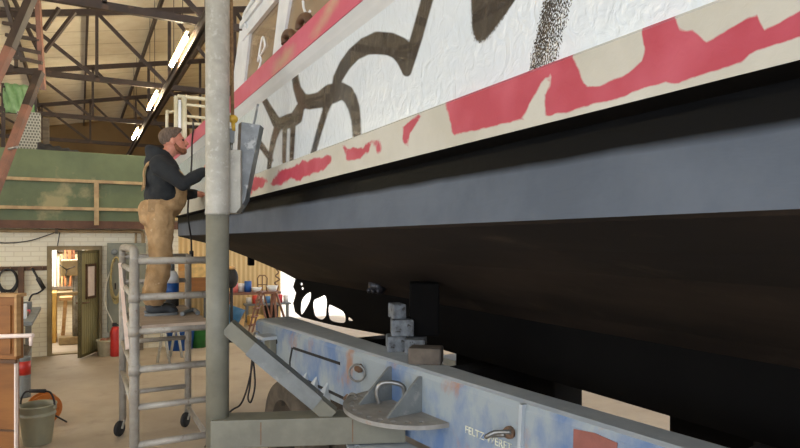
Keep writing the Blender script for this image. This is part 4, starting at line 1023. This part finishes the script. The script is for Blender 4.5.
# lettering painted on the beam
def text_on(txt, size, org, ex, ez, nrm, m, nm, parent, depth=.0015):
    cu = bpy.data.curves.new('t', 'FONT'); cu.body = txt; cu.size = size; cu.extrude = depth
    o = bpy.data.objects.new('t', cu); COL.objects.link(o)
    dg = bpy.context.evaluated_depsgraph_get(); dg.update(); me = bpy.data.meshes.new_from_object(o.evaluated_get(dg)); bpy.data.objects.remove(o)
    me.transform(MX(((ex.x, ez.x, nrm.x, org.x), (ex.y, ez.y, nrm.y, org.y), (ex.z, ez.z, nrm.z, org.z), (0, 0, 0, 1))))
    return part(nm, None, m, parent, me=me)
M_letter = mat('cream_lettering', (222, 222, 200), (150, 160, 168), scale=30, rough=.6, lo=.5, hi=.7)
text_on('FELTZ-WERFT', .055, side(465, 432.5, .003), -LT, V((0, 0, 1)), -NT, M_letter, 'lettering', t)

# chocks between trailer and hull
def tblock(px, py, d, w, dp, h0, h1, m, lb, rz=0):
    p = at(px, py, d); M = MX.Translation((p.x, p.y, 0)) @ MX.Rotation(-YAW+rz, 4, 'Z')
    bm = NB(); box(bm, -w/2, w/2, -dp/2, dp/2, h0, h1, M, bev=.012)
    return solo('keel_block', bm, m, lb, 'block', (p.x, p.y, h0))
tblock(396, 350, 4.08, .13, .16, 1.2, 1.305, M_block, 'chipped grey block at the left of the lowest chock layer', .1)
tblock(416, 350, 4.0, .135, .2, 1.2, 1.3, M_block, 'chipped grey block at the right of the lowest chock layer', -.1)
tblock(402, 335, 4.06, .15, .16, 1.308, 1.42, M_block, 'chipped grey block in the middle layer of the chocks', .06)
tblock(397, 312, 4.08, .09, .14, 1.42, 1.52, M_block, 'small chipped grey block on top of the chocks', .3)
tblock(426, 362, 3.66, .2, .14, 1.2, 1.3, mat('brown_grey_rubber', (104, 94, 82), (82, 74, 66), scale=9, rough=.85), 'brown grey rubber pad at the edge of the trailer beam', -.2)
tblock(424, 320, 4.13, .2, .2, 1.3, 1.66, M_black, 'tall black support block between trailer and hull')

# ------------------------------------------------------------------ swinging support post with its arm and fender pad
YP = 3.52
P0 = at(217.5, 240, YP); PX, PY = P0.x, P0.y
t = thing('support_post', 'tall grey steel support post on a swinging arm beside the hull', 'post', (PX, PY, .72))
r0 = 11.2*YP/600; zs = H+(240-215)*YP/600
bm = NB(); lathe(bm, [(0, .745), (r0, .745), (r0, zs), (0, zs)], MX.Translation((PX, PY, 0)), 28); part('lower_tube', bm, M_arm, t)
bm = NB(); lathe(bm, [(0, zs), (r0+.004, zs), (r0+.006, zs+.015), (r0+.003, zs+.03), (r0+.003, 4.6), (0, 4.6)], MX.Translation((PX, PY, 0)), 28); part('upper_tube', bm, M_galv, t, 'galvanised upper tube')
A = at(213.5, 420, 3.51); A.z = 0; E = at(404, 416, 3.62); E.z = 0
bm = NB(); M = None
d = (E-A); s, u_ = frame_of(d)
Mb = MX(((d.normalized().x, -s.x, 0, A.x), (d.normalized().y, -s.y, 0, A.y), (0, 0, 1, 0), (0, 0, 0, 1)))
box(bm, 0, d.length, -.085, .085, .755, .915, Mb, bev=.006); part('arm', bm, M_arm, t)
for f in (.25, .72):
    bm = NB(); box(bm, d.length*f, d.length*f+.006, -.0865, -.08, .77, .9, Mb); part('weld_seam', bm, M_rust, t)
bm = NB(); bar(bm, at(228, 326, YP), at(332, 415, 3.56), .085, .085, up=FV); part('brace', bm, M_arm, t)
bm = NB()
w1, w2 = at(252, 347, 3.53), at(318, 402, 3.55)
bar(bm, w1, w2, .092, .092, up=FV); part('brace_sleeve', bm, M_armgrey, t, 'grey sleeve on the brace')
pp = [at(227, 150, 3.56), at(240.5, 150, 3.56), at(240.5, 207, 3.56), at(236, 213, 3.56), at(227, 213, 3.56)]
bm = NB(); poly3(bm, pp, [], FV*.09); part('pad_carrier', bm, M_galv, t)
q = [at(241.5, 122, 3.6), at(260, 125, 3.6), at(245, 200, 3.6), at(238, 212, 3.6)]
bm = NB(); poly3(bm, q, [], FV*.1); pad = part('fender_pad', bm, mat('scuffed_steel_face', (126, 130, 130), (98, 102, 102), scale=8, rough=.5, c3=(160, 162, 158), scale3=12, lo3=.58, hi3=.66), t, 'scuffed grey wedge pad')
q2 = [at(238.5, 124, 3.62), at(241.3, 122, 3.6), at(242.5, 178, 3.6), at(238, 213, 3.6), at(234.5, 213, 3.62)]
bm = NB(); poly3(bm, q2, [], FV*.1); part('pad_backing', bm, M_oldwood, t, 'timber backing of the pad')
bm = NB(); bar(bm, at(254, 124, 3.65), at(258, 104, 3.65), .012, .012); part('pad_pin', bm, M_armgrey, t)
t = thing('tension_rope', 'tan rope with yellow hook and turnbuckle beside the support post', 'rope', at(233, 150, 3.6))
bm = NB(); tube(bm, [at(230.8, -25, 3.6), at(232.5, 117, 3.6)], .011, 8); part('rope', bm, M_rope, t)
bm = NB(); ball(bm, at(233, 119, 3.6), (.03, .02, .026)); tube(bm, [at(233, 122, 3.6), at(233.5, 131, 3.6)], .012, 8); part('hook', bm, M_yellow, t)
bm = NB(); bar(bm, at(232, 129, 3.6), at(231.5, 143, 3.6), .03, .022); part('turnbuckle', bm, M_armgrey, t)
bm = NB(); tube(bm, [at(231.5, 143, 3.6), at(231, 151, 3.6)], .01, 8); part('shackle', bm, M_chrome, t)
# black cable looping at the end of the trailer
bm = NB(); g = side(259, 350, .07)
pts = [side(257, 340, .08), at(252, 360, 5.3), at(250, 385, 5.25), at(248, 398, 5.25), at(251, 402, 5.25), at(255, 385, 5.25), at(253, 360, 5.3), at(251, 372, 5.25), at(246, 392, 5.2), on_z(238, 440, .012), on_z(226, 452, .012)]
pts[-2] = at(240, 405, 5.1); pts[-1] = at(228, 414, 5.0)
pts += [on_z(205, 447, .01)]
tube(bm, spline(pts, 5), .008, 6)
solo('black_cable', bm, M_cable, 'thin black cable hanging in loops from the trailer end to the floor', 'cable', at(250, 385, 5.25))

# ------------------------------------------------------------------ rolling scaffold
XL, XR, YF, YB = .376, 1.0, 5.13, 6.6
t = thing('rolling_scaffold', 'worn tubular rolling scaffold the worker is standing on', 'scaffold', ((XL+XR)/2, (YF+YB)/2, 0))
rp = .037
for x in (XL, XR):
    dx = 1 if x == XL else -1
    for y in (YF, YB):
        z0 = .16
        bm = NB(); tube(bm, [(x, y, z0), (x, y, 1.80)], rp if y == YF else .034, 14); part('post', bm, M_scaf, t)
        c = V((x, y, .07))
        bm = NB(); lathe(bm, [(0, -.022), (.03, -.022), (.068, -.02), (.075, -.012), (.075, .012), (.068, .02), (.03, .022), (0, .022)], aim(c+V((-.03, -.02, .005)), (.8, -.6, 0)), 18); w = part('caster', bm, M_dark, t, 'black caster wheel')
        bm = NB(); tube(bm, [(x, y, .24), (x, y, .155)], .028, 10)
        for s in (-1, 1): bar(bm, c+V((-.03, -.02, .005))+V((.8, -.6, 0))*.028*s, V((x, y, .165))+V((.8, -.6, 0))*.026*s, .03, .006, up=V((.8, -.6, 0)))
        part('caster_fork', bm, M_galv, w, 'grey caster fork')
    # arched top joining the two posts of each end frame
    if x == XL: bm = NB(); tube(bm, spline([(x, YF, 1.78), (x, YF+.02, 1.83), (x, YF+.12, 1.875), (x, (YF+YB)/2, 1.88), (x, YB-.12, 1.875), (x, YB-.02, 1.83), (x, YB, 1.78)], 5), .033, 12); part('top_arch', bm, M_scaf, t)
    for z in ((.63, .93, 1.22, 1.5, 1.7) if x == XL else (.2, 1.2)):
        bm = NB(); tube(bm, [(x, YF, z), (x, YB, z)], .024, 10); part('rung', bm, M_scaf, t)
for z, r in ((1.785, .029), (1.5, .028), (1.235, .03), (.93, .028), (.635, .026), (.34, .028)):
    bm = NB(); tube(bm, [(XL, YF, z), (XR, YF, z)], r, 12); part('front_rail', bm, M_scaf, t)
for z, r in ((1.785, .024), (1.53, .024), (1.2, .028), (.93, .024), (.42, .025)):
    bm = NB(); tube(bm, [(XL, YB, z), (XR, YB, z)], r, 12); part('back_rail', bm, M_scaf, t)
bm = NB(); box(bm, XL+.05, XR-.05, YF-.02, YB-.05, 1.25, 1.28, bev=.004); part('deck', bm, M_deck, t, 'plywood deck')
for z in (.93, 1.5, 1.235):
    bm = NB(); lathe(bm, [(.036, -.04), (.045, -.04), (.045, .04), (.036, .04)], MX.Translation((XL, YF, z)), 12); part('collar', bm, M_scaf, t)
bm = NB(); bar(bm, (XL-.03, YB-.1, 1.72), (XL-.03, YF+.3, 1.05), .03, .012); part('side_brace', bm, M_paper, t, 'pale flat side brace')
ZD = 1.28
c = V((.86, 6.26, ZD))
c = on_z(172, 306, ZD)
t = thing('spray_bottle', 'blue and white bottle with grey cap on the scaffold deck', 'bottle', c)
bm = NB(); lathe(bm, [(0, 0), (.062, 0), (.066, .01), (.066, .1), (0, .1)], MX.Translation(c), 20); part('base', bm, M_dark, t, 'black lower part')
bm = NB(); lathe(bm, [(0, .1), (.067, .1), (.067, .235), (0, .235)], MX.Translation(c), 20); part('body', bm, M_blue, t, 'blue band')
bm = NB(); lathe(bm, [(0, .235), (.066, .235), (.063, .3), (.045, .345), (.024, .36), (0, .36)], MX.Translation(c), 20); part('shoulder', bm, M_white, t)
bm = NB(); lathe(bm, [(0, .36), (.026, .36), (.026, .42), (.018, .43), (0, .43)], MX.Translation(c), 14); part('cap', bm, M_armgrey, t)
# crumpled cloth at the back edge of the deck
c = on_z(189, 312, ZD)
bm = NB(); tube(bm, spline([on_z(182, 314, ZD+.02), on_z(188, 311, ZD+.03), on_z(194, 310, ZD+.03), on_z(198, 313, ZD+.02)], 6), [.02]*19, 8)
solo('deck_cloth', bm, M_armgrey, 'grey rolled cloth on the back of the scaffold deck', 'cloth', c)
# hanging power cable
bm = NB()
pts = [on_x(193, 121, 1.045), on_x(193.2, 129, 1.05), at(192, 143, 6.2), at(191.5, 166, 6.15), at(188.5, 199, 6.15), at(188, 217, 6.2), at(191, 238, 6.35), at(191.5, 252, 6.4)]
tube(bm, spline(pts, 5), .009, 6)
t = thing('power_cable', 'thin black cable hanging from the gunwale down to the scaffold', 'cable', at(190, 200, 6.15))
part('cable', bm, M_cable, t)
bm = NB(); tube(bm, [at(191.5, 251, 6.4), at(191.5, 259, 6.42)], .022, 10); part('plug', bm, M_cable, t)

# ------------------------------------------------------------------ the worker
def limb(bm, pts, rads, seg=14):
    """tapered limb with rounded joints"""
    tube(bm, pts, rads, seg)
    for p, r in zip(pts, rads): ball(bm, p, r, seg=seg, rings=8)
W = thing('person', 'person in charcoal hoodie and tan bib overalls working on the boat from the scaffold', 'person', (.63, 5.82, ZD))
ank = [V((.58, 5.71, ZD+.1)), V((.60, 5.97, ZD+.1))]
kne = [V((.64, 5.71, ZD+.5)), V((.66, 5.98, ZD+.5))]
hip = [V((.63, 5.75, ZD+.9)), V((.63, 5.95, ZD+.9))]
pel = V((.62, 5.85, ZD+.95)); bel = V((.665, 5.85, ZD+1.1)); che = V((.68, 5.85, ZD+1.27)); nck = V((.67, 5.85, ZD+1.42))
hd = V((.765, 5.845, ZD+1.575))
sho = [V((.62, 5.67, ZD+1.34)), V((.68, 6.03, ZD+1.34))]
elb = [V((.80, 5.56, ZD+1.165)), V((.83, 6.12, ZD+1.11))]
wri = [V((.985, 5.585, ZD+1.29)), V((.975, 5.97, ZD+1.11))]
f = V((1, 0, 0))
RH = MX.Rotation(math.radians(-8), 3, 'Y') @ MX.Rotation(math.radians(-8), 3, 'Z')   # head turned a little to the boat, chin up
def hp(x, y, z): return hd+RH @ V((x, y, z))
bm = NB()
# trunk, limbs
limb(bm, [pel, bel, che, nck-V((0, 0, .06))], [.12, .12, .13, .09])
limb(bm, [nck-V((.01, 0, .04)), hp(-.03, 0, -.06)], [.064, .058])
for i in (0, 1):
    limb(bm, [hip[i], kne[i], ank[i]], [.088, .06, .042])
    limb(bm, [sho[i], elb[i], wri[i]], [.06, .043, .03])
    limb(bm, [ank[i]-V((0, 0, .04)), ank[i]+V((.12, -.01, -.06))], [.035, .03])
# head: skull, face, nose, brow, chin, ears
ball(bm, hp(-.02, 0, .03), (.098, .077, .092), RH, 20, 14)
ball(bm, hp(.022, 0, -.035), (.068, .06, .085), RH, 18, 12)
ball(bm, hp(.062, 0, -.088), (.028, .034, .026), RH)
ball(bm, hp(.07, 0, .022), (.022, .052, .014), RH)
limb(bm, [hp(.082, 0, .01), hp(.112, 0, -.03)], [.011, .016], 10)
for s in (-1, 1):
    ball(bm, hp(.095, s*.014, -.034), .011, seg=10, rings=6)
    ball(bm, hp(.06, s*.04, -.02), (.022, .02, .02), RH)
    ball(bm, hp(-.012, s*.08, -.008), (.02, .012, .034), RH)
ball(bm, hp(.087, 0, -.058), (.01, .026, .008), RH); ball(bm, hp(.085, 0, -.07), (.01, .023, .008), RH)
# hands: palm, four bent fingers of different length, thumb leaving the palm's side
def hand(w, d, up, curl, s):
    d = d.normalized(); sd = d.cross(up).normalized(); up = sd.cross(d).normalized()
    limb(bm, [w, w+d*.03], [.029, .031], 10)
    R = MX((d, sd, up)).transposed()
    ball(bm, w+d*.058, (.05, .04, .018), R, 14, 10)
    for k, (o, ln) in enumerate(((-.03, .062), (-.01, .074), (.01, .07), (.029, .056))):
        b0 = w+d*.092+sd*o; pts = [w+d*.06+sd*o*.8, b0]; a = curl*.5; p = b0
        for sg in (.45, .32, .23):
            p = p+(d*math.cos(a)-up*math.sin(a))*ln*sg; pts.append(p); a += curl
        limb(bm, pts, [.0105, .0105, .0095, .0088, .008], 8)
    b0 = w+d*.035+sd*(-.034*s); limb(bm, [b0, b0+d*.03-sd*.022*s-up*.008, b0+d*.062-sd*.022*s-up*.018], [.014, .0115, .0095], 8)
hand(wri[0]+V((.02, .005, .015)), V((.36, .1, .85)), V((-.7, 0, .7)), .45, 1)
hand(wri[1]+V((.02, -.005, .0)), V((.78, -.35, -.12)), V((.1, .1, 1)), .35, -1)
me = remesh(bm, .0065, 3)
body = part('body', None, M_skin, W, me=me)
# eyes and brows
for s in (-1, 1):
    bm = NB(); ball(bm, hp(.076, s*.03, .003), .0105, seg=10, rings=8); part('eye', bm, M_eye, W)
# hair: short crop, longer on top; beard
bm = NB()
ball(bm, hp(-.028, 0, .044), (.104, .083, .092), RH, 24, 16); ball(bm, hp(.02, 0, .088), (.07, .062, .044), RH, 18, 12)
bmesh.ops.bisect_plane(bm, geom=bm.verts[:]+bm.edges[:]+bm.faces[:], plane_co=hp(.02, 0, .03), plane_no=RH @ V((.75, 0, -.66)), clear_outer=True)
bmesh.ops.holes_fill(bm, edges=[e for e in bm.edges if e.is_boundary])
part('hair', None, M_hair, W, 'short grey brown hair', me=remesh(bm, .007, 1, (.006, .02)))
bm = NB()
ball(bm, hp(.062, 0, -.094), (.036, .042, .034), RH); ball(bm, hp(.088, 0, -.052), (.014, .032, .009), RH)
for s in (-1, 1): limb(bm, [hp(.0, s*.066, -.03), hp(.02, s*.06, -.075), hp(.055, s*.036, -.1)], [.013, .022, .026], 10)
part('beard', None, M_beard, W, 'reddish beard', me=remesh(bm, .007, 1, (.006, .02)))
# hoodie with hood lying on the back
bm = NB()
R0_ = MX.Rotation(math.radians(8), 3, 'Y')
limb(bm, [bel+V((0, 0, -.1)), bel, che+V((-.01, 0, 0)), nck-V((.02, 0, .1))], [.155, .155, .15, .105], 20)
ball(bm, che+V((-.01, 0, -.02)), (.15, .205, .19), R0_, 20, 14); ball(bm, bel+V((0, 0, -.02)), (.16, .188, .165), None, 20, 14)
for i in (0, 1):
    limb(bm, [sho[i]+V((0, 0, -.01)), sho[i].lerp(elb[i], .5), elb[i], elb[i].lerp(wri[i], .5), wri[i].lerp(elb[i], .06)], [.092, .078, .066, .058, .046], 16)
    limb(bm, [nck+V((-.02, 0, -.07)), sho[i]], [.09, .082], 14)
ringp = [nck+V((-.03+.085*math.cos(a), .095*math.sin(a), .005+.03*-math.cos(a))) for a in [2*PI*k/18 for k in range(18)]]
tube(bm, ringp, .04, 10, closed=True); tube(bm, [p+V((-.012, 0, .04)) for p in ringp], .034, 10, closed=True)
ball(bm, nck+V((-.095, 0, -.03)), (.06, .115, .085), MX.Rotation(.5, 3, 'Y'), 16, 10); ball(bm, nck+V((-.075, 0, .02)), (.05, .1, .05), None, 16, 10)
part('hoodie', None, M_hood, W, 'charcoal hoodie', me=remesh(bm, .012, 3, (.016, .07)))
for i in (0, 1):
    bm = NB(); a = wri[i].lerp(elb[i], .03); b = wri[i].lerp(elb[i], .2); tube(bm, [a, b], [.043, .047], 14); part('cuff', bm, M_hood, W)
# overalls: legs, seat and bib
bm = NB()
for i in (0, 1):
    limb(bm, [hip[i]+V((0, 0, .03)), hip[i].lerp(kne[i], .5), kne[i], kne[i].lerp(ank[i], .55)+V((-.01, 0, 0)), ank[i]+V((0, 0, .065))], [.12, .106, .093, .09, .098], 18)
ball(bm, pel+V((-.005, 0, -.02)), (.16, .195, .13), None, 20, 14); ball(bm, pel+V((-.05, 0, -.06)), (.105, .165, .12), None, 18, 12)
ball(bm, bel+V((.0, 0, -.12)), (.178, .2, .1), None, 20, 14)
ball(bm, bel+V((.075, 0, -.03)), (.135, .15, .2), R0_, 18, 12)
part('overalls', None, M_denim, W, 'tan canvas bib overalls', me=remesh(bm, .012, 3, (.04, .1)))
bm = NB()
for s in (-1, 1):
    pts = spline([bel+V((-.165, -.1*s, .03)), che+V((-.172, s*-.03, -.06)), che+V((-.16, s*.08, .06)), nck+V((-.075, s*.12, -.035)), nck+V((.02, s*.125, -.055)), che+V((.13, s*.11, .0)), bel+V((.16, s*.09, .12))], 5)
    for a, b in zip(pts, pts[1:]): bar(bm, a, b+(b-a)*.15, .042, .012, up=((a+b)/2-che+V((0, 0, .06))).normalized())
part('shoulder_strap', bm, M_denim, W)
bm = NB(); box(bm, -.05, .05, -.006, .006, -.055, .055, MX.Translation(pel+V((-.05, -.2, .02))), bev=.004)
part('side_pocket', bm, M_denim, W)
# shoes
for i in (0, 1):
    a = ank[i]; bm = NB()
    ball(bm, V((a.x+.06, a.y-.01, ZD+.05)), (.135, .048, .04), None, 18, 10); ball(bm, V((a.x-.01, a.y, ZD+.07)), (.062, .045, .058), None, 16, 10)
    ball(bm, V((a.x+.14, a.y-.012, ZD+.04)), (.06, .045, .034), None, 14, 8)
    limb(bm, [V((a.x, a.y, ZD+.08)), V((a.x-.005, a.y, ZD+.13))], [.05, .054], 14)
    bmesh.ops.bisect_plane(bm, geom=bm.verts[:]+bm.edges[:]+bm.faces[:], plane_co=(0, 0, ZD+.018), plane_no=(0, 0, -1), clear_outer=True)
    bmesh.ops.holes_fill(bm, edges=[e for e in bm.edges if e.is_boundary])
    s_ = part('shoe', None, M_shoe, W, 'dark grey trainer', me=remesh(bm, .006, 2))
    bm = NB(); out = [V((a.x+.06+.142*math.cos(2*PI*k/24), a.y-.01+.05*math.sin(2*PI*k/24), ZD+.002)) for k in range(24)]
    poly3(bm, out, [], (0, 0, .022)); part('sole', bm, M_sole, s_, 'pale sole')
    bm = NB()
    for k in range(4): tube(bm, [V((a.x+.055+.022*k, a.y-.034, ZD+.085-.008*k)), V((a.x+.06+.022*k, a.y+.014, ZD+.088-.008*k))], .004, 6)
    part('laces', bm, M_sole, s_)

# ------------------------------------------------------------------ daylight, camera
w = bpy.data.worlds.new('sky'); S.world = w; w.use_nodes = True
bg = w.node_tree.nodes['Background']; bg.inputs[0].default_value = lin((232, 240, 255)); bg.inputs[1].default_value = 2.6
def portal(name, loc, rot, sx, sy):
    l = bpy.data.lights.new(name, 'AREA'); l.shape = 'RECTANGLE'; l.size = sx; l.size_y = sy; l.cycles.is_portal = True
    o = bpy.data.objects.new(name, l); COL.objects.link(o); o.location = loc; o.rotation_euler = rot
portal('gate_daylight', (1.5, -5.5, 4), (PI/2, 0, 0), 21, 9)
portal('window_daylight', (-9.1, 10, 2.6), (0, -PI/2, 0), 3.2, 36)
portal('right_daylight', (12.1, 3.2, 4.8), (0, PI/2, 0), 2.8, 22)
portal('opening_daylight', (6.9, 14.7, 1.8), (-PI/2, 0, 0), 5.2, 3.6)
# hall lamps: light of the three tubes and of the store room lamp
l = bpy.data.lights.new('store_light', 'AREA'); l.energy = 75; l.color = (1, .94, .86); l.size = 1.2
o = bpy.data.objects.new('store_light', l); COL.objects.link(o); o.location = (-.6, 13.2, 2.15)

l = bpy.data.lights.new('sun', 'SUN'); l.energy = 4.5; l.color = (1, .96, .88); l.angle = .01
o = bpy.data.objects.new('sun', l); COL.objects.link(o); o.rotation_euler = V((.12, -.77, -.63)).to_track_quat('-Z', 'Y').to_euler()
cd = bpy.data.cameras.new('camera'); cam = bpy.data.objects.new('camera', cd); COL.objects.link(cam)
cd.sensor_width = 36; cd.lens = 36*600/800; cd.shift_y = 16/800; cd.clip_start = .05
cam.location = CAM; cam.rotation_euler = (PI/2, 0, -YAW)
S.camera = cam
S.view_settings.view_transform = 'Standard'; S.view_settings.look = 'None'; S.view_settings.gamma = 1
S.view_settings.exposure = .5; S.view_settings.use_curve_mapping = False
S.cycles.max_bounces = 8; S.cycles.diffuse_bounces = 5; S.cycles.use_denoising = True
S.cycles.sample_clamp_indirect = 6
for m in MATS.values(): m.use_backface_culling = False
